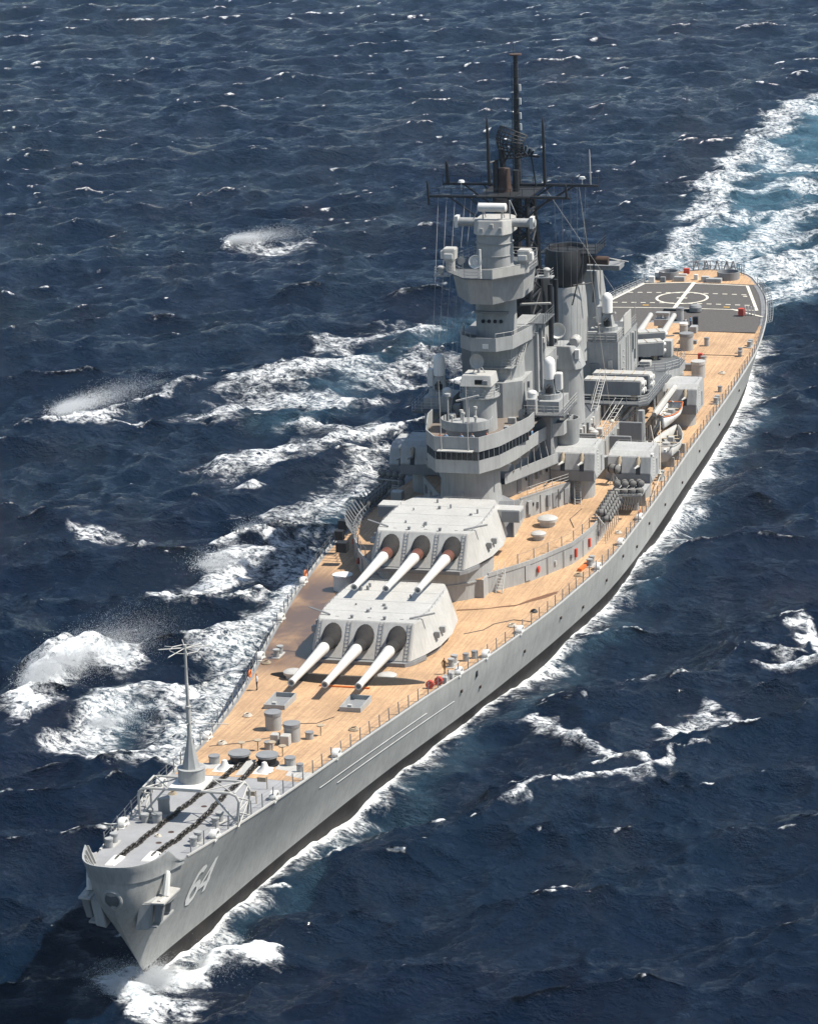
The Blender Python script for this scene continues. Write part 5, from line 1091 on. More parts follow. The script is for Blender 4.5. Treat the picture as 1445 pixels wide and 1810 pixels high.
# stern fantail gear
for a, p, r in ((264.2, 3.6, 1.7), (263.6, -5.6, 1.5)):
    m = M(); m.lathe(a, p, [(6.3, r), (7.6, r*1.03), (7.6, r*.94), (6.6, r*.92)], 22); m.build('gun_tub', MGREY, ship, (a, p, 6.3), smooth=True)
for a, p, l_, w_, h, mt in ((261.8, -3.6, .8, 1.6, .7, GREY), (262.0, .4, .9, 1.2, .8, LIGHT), (261.6, 1.8, 1.2, 2.4, .6, GREY), (262.8, -1.2, .6, .6, .9, WHITE), (264.6, -7.2, 1.2, 1.4, .8, WHITE), (265.4, -4.2, .5, 2.2, .4, WHITE), (266.8, -3.4, .7, .9, 1.0, RED), (265.3, -6.2, .8, .8, 1.2, GREY), (260.6, -7.7, .9, .9, .9, WHITE), (260.9, -6.0, .7, .8, .8, MGREY), (264.4, 4.1, .6, .6, .9, RUST)):
    m = M(); m.rbox(a, p, 6.35, 6.4+h, l_, w_); m.build('deck_locker', mt, ship, (a, p, 6.4), bevel=.04)
m = M(); P_ = [(266.6, 5.6), (268.6, 4.2), (269.8, 1.6), (270, -1.2), (269, -3.6)]
m.rail(P_, 6.5, h=1.5, step=.9, r=.06, bars=2)
for p in (-2.4, -.8, .9, 2.4, 3.4): m.tube([(269.4, p-.5, 6.5), (269.7, p, 8.1), (269.4, p+.5, 6.5)], .11, 5)
m.build('stern_railing', MGREY, ship, O)
m = M()
for s_ in (1, -1):
    for a in np.arange(236, 262, 1.5):
        p0 = s_*(HB(a)-.1); m.tube([(a, p0, DZ(a)), (a, p0+s_*.95, DZ(a)+.35)], .06, 4)
    for k in (.3, .6, .95): m.tube([(a, s_*(HB(a)-.1+k), DZ(a)+.36*k) for a in np.arange(236, 262, 1.5)], .05, 4)
m.build('safety_net', MGREY, ship, O, kind='stuff')
# paired red-and-white striped barrier on the apron
m = M(); 
for k in range(4): m.tube([(240.4+.05*k, 10.2+k*.45, 6.0), (240.4, 10.2+k*.45, 7.3)], .09, 5)
m.build('barrier_post', WHITE, ship, (240.4, 11, 6)); m = M(); m.rbox(240.0, 9.7, 6.1, 7.1, .8, .8); m.build('deck_locker', RED, ship, (240, 9.7, 6.1))
# loose red and white reels at the port edge forward
for a, p in ((65.2, 8.85), (66.6, 9.35)):
    z = DK(a, p); m = M(); m.axis((a-.18, p, z+.42), (a+.18, p, z+.42), [(0, .42), (1, .42)], 12); r_ = m.build('hose_reel', RED, None, (a, p, z)); tag(r_, 'red hose reel %s at the port deck edge beside the foremost turret' % ('nearer the bow' if a < 66 else 'farther from the bow'), 'hose reel', 'red hose reels at the port rail')
    m = M(); m.rbox(a, p+.35, z, z+.35, .7, .25); m.build('reel_stand', WHITE, r_, (a, p, z))
for a, p in ((69.2, 9.9), (67.6, 9.75)):
    m = M(); m.rbox(a, p, DK(a, p), DK(a, p)+.65, 1.0, .55); m.build('deck_locker', LIGHT, ship, (a, p, 7), bevel=.05)
# life rings on the starboard and port rails
def life_ring(a, p, z, label):
    m = M(); rs = []
    for i in range(17):
        t = 2*math.pi*i/16; c = Vector((a+.33*math.cos(t), p, z+.33*math.sin(t))); o_ = Vector((math.cos(t), 0, math.sin(t)))
        rs.append([tuple(c+o_*.085*math.cos(v_)+Vector((0, 1, 0))*.085*math.sin(v_)) for v_ in [2*math.pi*j/8 for j in range(8)]])
    m.rings(rs, cap=False); tag(m.build('life_ring', ORANGE, None, (a, p, z), smooth=True), label, 'life ring', 'orange life rings on the rails')
life_ring(64.6, -(HB(64.6)-.35), DZ(64.6)+.7, 'orange life ring on the starboard rail close to the standing sailor'); life_ring(101.0, -(HB(101)-.35), DZ(101)+.9, 'orange life ring on the starboard rail ahead of the curved wall'); life_ring(132.6, HB(132.6)-.35, DZ(132)+.8, 'orange life ring on the port rail below the cargo net')
m = M(); m.rbox(111.2, 14.1, DK(111, 14), DK(111, 14)+.35, 3.0, .5, .12); tag(m.build('orange_stretcher', ORANGE, None, (111.2, 14.1, DK(111, 14)), bevel=.05), 'orange stretcher lying at the port rail below the curved wall', 'stretcher')
# ------------------------------------------------------------------ people
def clothes(name, top, bottom, hair=(.03, .02, .015)):
    m, t, b = nodes(name); L = t.links.new; co = N(t, 'ShaderNodeTexCoord'); sp = N(t, 'ShaderNodeSeparateXYZ'); L(co.outputs['Object'], sp.inputs[0])
    cr = N(t, 'ShaderNodeValToRGB'); dv = N(t, 'ShaderNodeMath', operation='DIVIDE'); dv.inputs[1].default_value = 2.0; L(sp.outputs[2], dv.inputs[0]); L(dv.outputs[0], cr.inputs[0])
    e = cr.color_ramp; e.interpolation = 'CONSTANT'; e.elements[0].position = 0; e.elements[0].color = (.02, .018, .016, 1); e.elements[1].position = .05; e.elements[1].color = (*bottom, 1)
    for pos, c in ((.475, top), (.735, (.32, .17, .11)), (.845, hair)): q = e.elements.new(pos); q.color = (*c, 1)
    n = N(t, 'ShaderNodeTexNoise', inp={'Scale': 9.0, 'Detail': 4.0}); L(co.outputs['Object'], n.inputs['Vector'])
    r = N(t, 'ShaderNodeMapRange', inp={1: .3, 2: .7, 3: .75, 4: 1.2}); L(n.outputs[0], r.inputs[0]); mx = N(t, 'ShaderNodeMix', data_type='RGBA', blend_type='MULTIPLY', inp={0: 1.0}); L(cr.outputs[0], mx.inputs[6]); L(r.outputs[0], mx.inputs[7])
    L(mx.outputs[2], b.inputs['Base Color']); b.inputs['Roughness'].default_value = .85; return m
KHAKI = clothes('khaki_uniform', (.26, .15, .065), (.24, .14, .06)); BLUEW = clothes('white_shirt_blue_trousers', (.55, .57, .6), (.015, .018, .03)); CHAM = clothes('light_blue_shirt', (.22, .36, .55), (.02, .026, .05)); REDS = clothes('red_shirt', (.45, .08, .04), (.02, .025, .05))
def person(a, p, z, mat, label, yaw=0, walk=0.0, arm=.0, cat='person'):
    J = [(0, 0, .96), (0, 0, 1.14), (0, 0, 1.32), (0, 0, 1.44), (0, 0, 1.52), (.015, 0, 1.62), (.01, 0, 1.73)]  # pelvis .. head
    rad = [(.135, .16), (.115, .145), (.12, .175), (.09, .14), (.055, .055), (.088, .08), (.07, .068)]
    E = [(i, i+1) for i in range(6)]; V_ = list(J); Rr_ = list(rad)
    def add(v, r, par): V_.append(v); Rr_.append((r, r)); E.append((par, len(V_)-1)); return len(V_)-1
    for s_ in (1, -1):
        k = add((0, s_*.10, .88), .10, 0); k = add((.02+walk*s_*.10, s_*.11, .50), .065, k); k = add((-.01+walk*s_*.24, s_*.115, .09), .048, k); k = add((.13+walk*s_*.24, s_*.13, .045), .042, k)
        k = add((0, s_*.20, 1.39), .062, 3); k = add((-.03-walk*s_*.1, s_*.255, 1.12), .047, k); k = add((.06+arm-walk*s_*.14, s_*(.25-arm*.2), .90+arm*.35), .036, k); k = add((.09+arm-walk*s_*.15, s_*(.245-arm*.25), .81+arm*.4), .036, k)
    me = bpy.data.meshes.new('person'); me.from_pydata(V_, E, []); me.materials.append(mat)
    o = bpy.data.objects.new('person', me); C.objects.link(o); o.location = V(a, p, z); o.rotation_euler = (0, 0, yaw)
    sk = o.modifiers.new('skin', 'SKIN'); sk.use_smooth_shade = True
    for i, r in enumerate(Rr_): me.skin_vertices[0].data[i].radius = r; me.skin_vertices[0].data[i].use_root = (i == 0)
    su = o.modifiers.new('smooth', 'SUBSURF'); su.levels = 1; su.render_levels = 1
    tag(o, label, cat); return o
person(70.2, 9.0, DK(70.2, 9), KHAKI, 'person in khaki uniform walking on deck at the port side of the foremost turret', yaw=2.6, walk=.8)
person(61.3, -7.55, DK(61.3, -7.5), BLUEW, 'person in white shirt and dark trousers standing alone near the starboard deck edge', yaw=-1.2)
FB = 18.42
person(112.5, -1.5, FB, CHAM, 'person in light blue shirt at the starboard end of the open bridge front', yaw=.3)
person(112.3, -2.1, FB, REDS, 'person in red shirt at the starboard corner of the open bridge', yaw=.8)
person(112.4, .3, FB, CHAM, 'person in blue shirt leaning forward at the middle of the open bridge front', arm=.25)
person(112.6, 1.5, FB, BLUEW, 'person in white shirt at the port end of the open bridge front', yaw=-.3)
person(113.6, 2.9, FB, REDS, 'person in red shirt standing at the port corner of the open bridge', yaw=-1)
WB = 16.06
person(123.4, 5.2, WB, REDS, 'person in red shirt leaning on the port wing rail outside the bridge windows', yaw=1.4, arm=.2)
person(122.6, 5.05, WB, BLUEW, 'person in white shirt beside the red shirted one on the port bridge wing', yaw=1.4)
person(121.2, 4.95, WB, KHAKI, 'person in khaki uniform on the port bridge wing under the overhang', yaw=1.2)
person(124.6, 5.4, WB, CHAM, 'person in light blue shirt farthest aft on the port bridge wing', yaw=1.5)
person(232.2, 3.6, DK(232, 3.6), CHAM, 'person in light blue shirt walking on the wooden deck ahead of the flight deck', yaw=2, walk=.7)
person(231.0, 3.1, DK(231, 3), BLUEW, 'person in white shirt walking beside another ahead of the flight deck', yaw=2, walk=-.7)

# coils of rope and hoses lying about the wooden deck
def coil(a, p, r, mat, nm='rope_coil', z=None):
    z = DK(a, p) if z is None else z; m = M()
    m.tube([(a+(r-.012*k*r)*math.cos(k*.55), p+(r-.012*k*r)*math.sin(k*.55), z+.06+.006*k) for k in range(40)], .045, 4); return m.build(nm, mat, ship, (a, p, z))
for a, p, r, mt in ((42.6, -4.9, .45, ROPE), (49.8, 5.6, .5, TAN), (52.3, -5.6, .45, ROPE), (70.6, -9.6, .5, TAN), (88.0, 11.6, .5, ROPE), (93.5, 12.6, .4, BLACK), (108, 14.2, .5, TAN), (126, 14.9, .4, ROPE), (206, 12.8, .5, ROPE), (12.6, -.4, .3, ROPE), (25.3, -3.6, .4, TAN), (26.5, 3.2, .35, ROPE)): coil(a, p, r, mt, z=None if a > 32 else DZ(a))
for pts, r in ((((84.2, 7.4), (86.0, 9.0), (88.4, 9.6), (90.2, 11.2), (90.0, 13.2)), .035), (((45.5, -1.0), (43.0, -3.4), (41.6, -5.8)), .03), (((53.5, 2.6), (51.0, 1.6), (50.2, -1.0), (48.4, -2.4)), .03), (((118.6, 11.4), (122, 10.2), (126.5, 10.6)), .035)):
    M().tube([(a, p, (DK(a, p) if a < 110 else Z1)+.05) for a, p in pts], r, 4).build('deck_hose', BLACK, ship, (pts[0][0], pts[0][1], 7))
# ------------------------------------------------------------------ sea
def fft_tile(L, n, wind, wdir, lo, hi, spread, seed):
    r = np.random.default_rng(seed); k1 = np.fft.fftfreq(n, L/n)*2*np.pi; kx, ky = np.meshgrid(k1, k1, indexing='ij'); k = np.hypot(kx, ky); k[0, 0] = 1e9
    Lw = wind*wind/9.81; c = (kx*wdir[0]+ky*wdir[1])/k
    P = np.exp(-1/(k*Lw)**2)/k**4*(np.abs(c)**spread*.85+.15*np.exp(-1/(k*Lw)**2))
    P[(k < 2*np.pi/hi) | (k > 2*np.pi/lo)] = 0
    h = np.sqrt(P)*(r.normal(size=(n, n))+1j*r.normal(size=(n, n)))
    k[0, 0] = 1
    H = np.fft.ifft2(h).real; s = H.std()
    return H/s, np.fft.ifft2(1j*kx/k*h).real/s, np.fft.ifft2(1j*ky/k*h).real/s
def samp(T, x, y, L):
    n = T.shape[0]; u = (x/L*n) % n; v = (y/L*n) % n; i = u.astype(int) % n; j = v.astype(int) % n; fu = u-np.floor(u); fv = v-np.floor(v); i1 = (i+1) % n; j1 = (j+1) % n
    return T[i, j]*(1-fu)*(1-fv)+T[i1, j]*fu*(1-fv)+T[i, j1]*(1-fu)*fv+T[i1, j1]*fu*fv
# patches and lines of broken water: (points (a, p), half width m, strength, crest height m)
FOAM = [
 ([(69,-34.5),(74,-37),(80,-36.8),(83,-34.5),(84,-30)], 2.6, 1.25, 2.6),
 ([(65,-27.5),(71,-27.5),(74,-24),(73,-19)], 3.0, 1.0, .9),
 ([(63.5,-26),(64,-22),(65.8,-18.5),(68,-16)], 2.2, 1.15, 1.1),
 ([(66,-18),(69,-14),(64,-12)], 3.2, .9, .2),
 ([(57,-15),(60,-12),(50,-9),(40,-8)], 3.0, .85, .3),
 ([(59.5,-16.3),(68,-16.8),(78.4,-17.3),(86,-17.9),(97,-19.7),(110,-21)], 4.2, .86, .4),
 ([(88,-21.5),(96,-23.4),(104,-22.9),(112,-21.7)], 2.6, 1.0, .6),
 ([(110,-34),(109,-30.3),(112,-27.5),(118,-23)], 3.0, 1.02, 1.6),
 ([(114,-34),(121,-31.5),(127,-29)], 2.4, 1.1, 1.1),
 ([(131,-33.5),(136,-32.5),(134,-29.3)], 1.9, 1.1, .8),
 ([(118,-24),(128,-25),(138,-26)], 3.6, .74, .2),
 ([(148.8,-32.5),(152,-29),(158,-26)], 2.4, .95, .7),
 ([(147,-34),(141.6,-28.8),(144.6,-25.4)], 3.0, .8, .3),
 ([(150,-27),(165,-27),(180,-26)], 4.0, .72, .2),
 ([(165,-46.5),(169.8,-41.4),(177,-36.4),(187,-31)], 3.6, .98, 1.1),
 ([(190,-57),(202.6,-54.4),(206.8,-48.9),(203,-39)], 4.2, .84, 1.3),
 ([(207,-57),(217,-52),(224,-44)], 3.6, .88, 1.0),
 ([(188,-40),(186,-33),(181,-25)], 4.0, .72, .4),
 ([(239,-54),(244,-49.4),(249,-43)], 4.0, .80, .7),
 ([(222,-44),(219,-37),(230,-34)], 5.0, .72, .4),
 ([(187,-80.5),(186,-77),(185,-73.5),(190,-71.5)], 3.6, 1.25, 1.4),
 ([(189,-77),(196,-75.3),(203,-71)], 3.0, 1.1, 1.0),
 ([(203,-71),(207,-68),(209,-64)], 1.8, .85, .4),
 ([(182,-71),(185,-67),(188,-64)], 1.2, .82, .3),
 ([(312,-94),(313.5,-91.5),(314,-88)], 2.6, 1.2, .9), ([(314,-88),(315,-82)], 3.5, .74, .2),
 ([(158.9,-41.6),(158.6,-39.2)], 1.4, 1.0, .5), ([(128,-44.1),(126,-40.9)], .9, .9, .4), ([(131.6,-52.4),(133.3,-49.3),(131.3,-46.4)], 2.0, .78, .4),
 ([(6.0,-.4),(8.2,1.6),(10.5,4.6),(13,7.4),(15.5,9.4)], 1.35, 1.6, 1.0), ([(6.2,-1.4),(4.8,.4),(3.4,3.2),(4.4,5.4)], 1.6, 1.3, .5), ([(6.4,.4),(9,2.2)], 2.2, 1.4, .5), ([(6.5,-1.5),(12,-3.0),(20,-4.5),(34,-6)], 1.2, 1.1, .3),
 ([(73,17),(71.1,21),(67.6,24.6),(64.1,28.1),(61.5,30)], 1.0, .86, .5), ([(57.1,24.1),(59.9,26.7),(62.5,28.8)], .55, 1.1, .45), ([(62.5,28.8),(66.5,32.6),(69.4,34.8),(69.8,37.5)], .65, .95, .5),
 ([(74.8,29.8),(79.8,31.8),(82.8,34.1),(78.7,35.4),(75.5,33.2)], 1.2, .82, .4), ([(56.2,18.8),(57.5,21.8)], .8, .95, .3), ([(50.1,18.6),(53.4,20.5),(54.1,22.3)], .7, 1.0, .3),
 ([(94.5,38),(97,42)], 1.5, 1.15, .7), ([(102.3,33.7),(100.3,38.9)], 1.3, .85, .4), ([(109.2,39),(107.4,40.5)], 1.2, 1.1, .5), ([(93,23.9),(95.3,26.5),(91.9,28.9)], 1.3, .8, .3),
 ([(275,-9),(292,-12),(306,-13.5),(329,-14.6),(356,-15.4),(379,-17.4),(404,-19.3),(428,-17.8),(469,-19.4),(497,-17)], 3.0, .9, .6),
 ([(275,-5),(296,-9),(309.7,-6.9),(315,-2.1),(335,-.5),(349,.4),(358,3.7)], 3.2, .82, .4), ([(275,3),(305.6,-.5),(306.4,7),(321,9)], 3.0, .8, .4),
 ([(278,8),(292,11),(300,14)], 3.0, .95, .4), ([(268,0),(280,0),(296,-3)], 5.0, .85, .2),
 ([(373.6,-14),(380.2,-6.6),(380.8,.3)], 3.0, .74, .2), ([(379,-20.4),(391.7,-18.2),(395.3,-12.2)], 3.2, .82, .4), ([(334,-13.3),(340,-8.3),(343.6,-.8)], 3.0, .78, .3),
 ([(418,-13.7),(405,-8.3),(393,-1.5)], 4.0, .86, .3), ([(324,-12.4),(319.7,-5.8),(325.3,.1),(336.3,6.8)], 3.0, .8, .3), ([(468.8,-20.6),(473.2,-13.3),(478,-4)], 5.0, .9, .5),
 ([(355,2),(362,10),(366,18)], 5, .88, .3), ([(300,5),(316,14),(330,20)], 4, .85, .3), ([(345,-12),(352,-4),(356,4)], 3.5, .85, .2),
]
# milky, aerated water: (points, half width, strength)
AER = [([(272, -2), (300, -3), (340, -5), (400, -8), (480, -8)], 15, .50), ([(60,-16),(90,-18),(120,-22),(160,-26)], 5, .28), ([(190,-44),(230,-42),(260,-36)], 8, .30),
       ([(12, 2), (40, 6.5), (75, 14), (130, 19), (220, 17)], 3, .25), ([(60,26),(70,31),(80,33)], 3, .12), ([(66,-24),(72,-26)], 5, .3), ([(270, 6), (300, 12), (340, 16)], 9, .45)]
def build_sea():
    ang = np.concatenate([np.linspace(-math.pi, -.33, 34)[:-1], np.linspace(-.33, .33, 560), np.linspace(.33, math.pi, 34)[1:-1]])
    rad = np.concatenate([np.geomspace(4, 215, 34)[:-1], np.geomspace(215, 1150, 1240), np.geomspace(1150, 14000, 60)[1:]])
    A, Rr = np.meshgrid(ang+CY, rad)
    a = CA+Rr*np.cos(A); p = CP+Rr*np.sin(A)
    x, y = -a, p
    wd = np.array([.86, .5]); wd /= np.hypot(*wd)
    big = fft_tile(331., 1024, 6.9, wd, 1.2, 90, 6, 3); mid = fft_tile(47.3, 512, 3.6, wd, .28, 12, 3, 5)
    fade = np.clip(1.3-Rr/1500, .15, 1); fade2 = np.clip(1.6-Rr/560, 0, 1)
    H = .95*samp(big[0], x, y, 331.)*fade; m0 = samp(mid[0], x, y, 47.3)
    gust = .75+.45*samp(fft_tile(600., 128, 12, wd, 60, 400, 0, 9)[0], x, y, 600.).clip(-1, 1)
    H = H + .19*m0*fade2*gust
    dx = .92*samp(big[1], x, y, 331.)*fade+.15*samp(mid[1], x, y, 47.3)*fade2; dy = .92*samp(big[2], x, y, 331.)*fade+.15*samp(mid[2], x, y, 47.3)*fade2
    # calm the swell a little against the hull, keep it from climbing the sides
    hw = np.interp(a, [7.5, 11.6, 21, 32, 57, 79, 101, 120, 136, 165, 196, 218, 239, 254, 262, 268.7], [.0, .40, 1.75, 3.1, 6.9, 10.8, 13.9, 15.7, 16.2, 15.9, 15.4, 14.1, 11.2, 7.8, 3.6, .1])
    dh = np.hypot(np.maximum(np.abs(p)-hw, 0), np.maximum(np.maximum(7.5-a, a-268.7), 0)); damp = .30+.70*np.clip((dh-.5)/9, 0, 1)**.8
    H = H*damp; dx = dx*np.clip(dh/7, 0.05, 1); dy = dy*np.clip(dh/7, 0.05, 1)
    foam = np.zeros_like(a); aer = np.zeros_like(a); hill = np.zeros_like(a)
    wt = fft_tile(97., 256, 7, wd, 2, 30, 0, 21); aw = a+1.3*samp(wt[0], x, y, 97.)+.45*m0; pw = p+1.0*samp(wt[0], x+31, y+57, 97.)+.35*samp(mid[0], x+9, y+5, 47.3)
    def dist(pts, mar):
        pts = np.array(pts, float); out = np.full(a.shape, 1e6)
        lo, hi = pts.min(0)-mar, pts.max(0)+mar
        msk = (a > lo[0]) & (a < hi[0]) & (p > lo[1]) & (p < hi[1]); aa, pp = aw[msk], pw[msk]; o = np.full(aa.shape, 1e6)
        for q, r in zip(pts[:-1], pts[1:]):
            dd = r-q; t = np.clip(((aa-q[0])*dd[0]+(pp-q[1])*dd[1])/(dd@dd), 0, 1); o = np.minimum(o, np.hypot(aa-q[0]-t*dd[0], pp-q[1]-t*dd[1]))
        out[msk] = o; return out
    for pts, wv, st, h in FOAM:
        q = dist(pts, wv*3.2)/wv; foam = np.maximum(foam, (st-(.11 if 0 > pts[0][1] > -70 and st < 1.1 else .06))*np.exp(-(q*.95)**2)); hill = np.maximum(hill, .8*h*np.exp(-(q*.8)**2))
    for pts, wv, dp in (([(13, 2.4), (22, 3.6), (36, 5.6), (48, 7.6)], 2.6, 1.05), ([(130, 19.5), (180, 19), (230, 16)], 3, .3)): hill = hill-dp*np.exp(-(dist(pts, wv*3)/wv)**2)
    side = (a > 7.8) & (a < 268); grow = np.clip((a-8)/170, 0, 1); dw = dh+.35*(wob_ := samp(mid[0], x*.8, y*.8, 47.3))*np.clip(dh, 0, 1.2)
    foam = np.maximum(foam, side*1.25*np.exp(-(dw/(.55+.5*grow))**2)); foam = np.maximum(foam, side*(p > 0)*(.54+.1*grow)*np.exp(-(dw/(1.6+1.9*grow))**2))
    foam = np.maximum(foam, side*(a > 190)*(p > 0)*.8*np.exp(-(dw/2.0)**2))
    hill = hill*np.clip(dh/2.5, 0, 1)
    for pts, wv, st in AER: aer = np.maximum(aer, st*np.exp(-(dist(pts, wv*3)/wv)**2))
    # wind-driven whitecaps where the surface folds
    n = 1024; g = 331./n
    J = (1+.8*np.gradient(big[1], g, axis=0))*(1+.8*np.gradient(big[2], g, axis=1))-(.8*np.gradient(big[1], g, axis=1))**2
    Js = samp(J, x, y, 331.)
    cut = np.quantile(J, .017)
    cap = np.clip((cut-Js)/abs(cut)*2.2+.35, 0, .95)*(Js < cut+.15*abs(cut))
    foam = np.maximum(foam, cap*np.clip(gust, .5, 1.1))
    wob = samp(mid[0], x*.45, y*.45, 47.3); hill = hill*(1+.35*wob)
    Z = H+hill
    co = np.stack([(x+dx), (y+dy), Z], -1).reshape(-1, 3)
    nr, na = A.shape
    idx = np.arange(nr*na).reshape(nr, na); j2 = np.roll(idx, -1, 1)
    F = np.stack([idx[:-1], j2[:-1], j2[1:], idx[1:]], -1).reshape(-1, 4)
    me = bpy.data.meshes.new('sea'); me.vertices.add(len(co)); me.vertices.foreach_set('co', co.ravel().astype(np.float32))
    me.loops.add(F.size); me.loops.foreach_set('vertex_index', F.ravel().astype(np.int32)); me.polygons.add(len(F))
    me.polygons.foreach_set('loop_start', (np.arange(len(F))*4).astype(np.int32)); me.polygons.foreach_set('loop_total', np.full(len(F), 4, np.int32))
    me.polygons.foreach_set('use_smooth', np.ones(len(F), bool)); me.update(calc_edges=True)
    for nm, arr in (('foam', foam), ('aerated', aer)):
        at = me.attributes.new(nm, 'FLOAT', 'POINT'); at.data.foreach_set('value', arr.ravel().astype(np.float32))
    # up-facing?
    if me.polygons[len(F)//2].normal.z < 0: me.flip_normals()
    me.materials.append(sea_mat())
    o = bpy.data.objects.new('sea', me); C.objects.link(o); o['kind'] = 'structure'
    return o
def sea_mat():
    m, t, b = nodes('sea_water'); L = t.links.new
    g = N(t, 'ShaderNodeNewGeometry'); fo = N(t, 'ShaderNodeAttribute', attribute_name='foam'); ae = N(t, 'ShaderNodeAttribute', attribute_name='aerated')
    def mp(scale, rot=0):
        q = N(t, 'ShaderNodeMapping'); q.inputs['Scale'].default_value = scale; q.inputs['Rotation'].default_value = (0, 0, rot); L(g.outputs['Position'], q.inputs['Vector']); return q.outputs[0]
    ROT = -math.atan2(.5, .86)
    def noise(vec, s, d, r, dist=0):
        q = N(t, 'ShaderNodeTexNoise', inp={'Scale': s, 'Detail': d, 'Roughness': r, 'Distortion': dist}); L(vec, q.inputs['Vector']); return q.outputs[0]
    def math_(op, x, y=None, z=None):
        q = N(t, 'ShaderNodeMath', operation=op)
        for i, v in enumerate((x, y, z)):
            if v is None: continue
            if isinstance(v, (int, float)): q.inputs[i].default_value = v
            else: L(v, q.inputs[i])
        return q.outputs[0]
    def mr(x, a, b_, c, d_, smooth=True):
        q = N(t, 'ShaderNodeMapRange', inp={1: a, 2: b_, 3: c, 4: d_}); q.interpolation_type = 'SMOOTHSTEP' if smooth else 'LINEAR'; L(x, q.inputs[0]); return q.outputs[0]
    along = mp((1.0, .55, 1.0), ROT)
    fine = noise(along, 1.9, 9, .70, .5); coarse = noise(along, .42, 6, .62, .9)
    vo = N(t, 'ShaderNodeTexVoronoi', feature='DISTANCE_TO_EDGE', inp={'Scale': .95}); 
    wv = N(t, 'ShaderNodeVectorMath', operation='ADD'); nn = N(t, 'ShaderNodeTexNoise', inp={'Scale': .8, 'Detail': 5.0, 'Roughness': .65}); L(g.outputs['Position'], nn.inputs['Vector'])
    sc = N(t, 'ShaderNodeVectorMath', operation='SCALE'); L(nn.outputs['Color'], sc.inputs[0]); sc.inputs['Scale'].default_value = 2.6
    L(along, wv.inputs[0]); L(sc.outputs[0], wv.inputs[1]); L(wv.outputs[0], vo.inputs['Vector'])
    lace = mr(vo.outputs[0], 0, .30, .26, -.16, False)
    fine2 = noise(along, 5.5, 7, .7, .8)
    v = math_('ADD', math_('MULTIPLY', fo.outputs['Fac'], 1.0), math_('MULTIPLY', math_('SUBTRACT', fine, .5), 2.3))
    v = math_('ADD', v, math_('MULTIPLY', math_('SUBTRACT', fine2, .5), 1.5))
    v = math_('ADD', v, math_('MULTIPLY', math_('SUBTRACT', coarse, .5), 1.9))
    core = mr(v, .64, 1.14, 0, 1, False)
    # thin net of old foam round and behind the solid patches
    st = noise(mp((1.0, .38, 1.0), ROT+.25), .75, 7, .66, 1.6)
    ridge = math_('SUBTRACT', 1.0, math_('MULTIPLY', math_('ABSOLUTE', math_('SUBTRACT', st, .5)), 9.0))
    w2 = math_('ADD', fo.outputs['Fac'], math_('ADD', math_('MULTIPLY', math_('SUBTRACT', coarse, .5), 1.5), math_('MULTIPLY', ae.outputs['Fac'], .25)))
    net = math_('MULTIPLY', mr(ridge, .1, .9, 0, 1), mr(w2, .22, .75, 0, .8))
    net = math_('MAXIMUM', net, math_('MULTIPLY', mr(vo.outputs[0], .0, .16, 1, 0), mr(w2, .30, .8, 0, .65)))
    fac = math_('MAXIMUM', core, math_('MULTIPLY', net, mr(fine, .34, .58, .1, 1)))
    gate = mr(fo.outputs['Fac'], .03, .16, 0, 1); fac = math_('MULTIPLY', fac, gate)
    # water body colour
    big = noise(g.outputs['Position'], .02, 3, .5)
    c0 = N(t, 'ShaderNodeMix', data_type='RGBA'); L(mr(big, .35, .65, 0, 1), c0.inputs[0]); c0.inputs[6].default_value = (.0018, .0082, .024, 1); c0.inputs[7].default_value = (.0026, .0115, .028, 1)
    au = mr(math_('MULTIPLY', ae.outputs['Fac'], math_('ADD', .25, math_('MULTIPLY', coarse, 1.5))), .05, .95, 0, 1)
    c1 = N(t, 'ShaderNodeMix', data_type='RGBA'); L(au, c1.inputs[0]); L(c0.outputs[2], c1.inputs[6]); c1.inputs[7].default_value = (.10, .215, .285, 1)
    fc = N(t, 'ShaderNodeMix', data_type='RGBA'); L(mr(fine, .3, .6, 0, 1), fc.inputs[0]); fc.inputs[6].default_value = (.48, .54, .58, 1); fc.inputs[7].default_value = (.78, .785, .78, 1)
    c2 = N(t, 'ShaderNodeMix', data_type='RGBA'); L(fac, c2.inputs[0]); L(c1.outputs[2], c2.inputs[6]); L(fc.outputs[2], c2.inputs[7])
    L(c2.outputs[2], b.inputs['Base Color']); L(mr(fac, 0, 1, .07, .85, False), b.inputs['Roughness']); b.inputs['IOR'].default_value = 1.333
    L(mr(fac, 0, 1, .5, .1, False), b.inputs['Specular IOR Level'])
    r1 = noise(mp((1.0, .5, 1), ROT), 1.1, 8, .68, .3); r2 = noise(mp((1, .45, 1), ROT+.5), .33, 6, .62, .4)
    r3 = noise(mp((1.0, .6, 1), ROT-.3), 3.2, 6, .7, .3)
    hgt = math_('ADD', math_('ADD', math_('MULTIPLY', r1, .80), math_('MULTIPLY', r2, 1.0)), math_('MULTIPLY', r3, .24))
    bp = N(t, 'ShaderNodeBump', inp={'Strength': 1.0, 'Distance': 1.0}); L(hgt, bp.inputs['Height']); L(mr(fac, 0, 1, 1.0, .25, False), bp.inputs['Strength']); L(bp.outputs[0], b.inputs['Normal'])
    return m
build_sea()




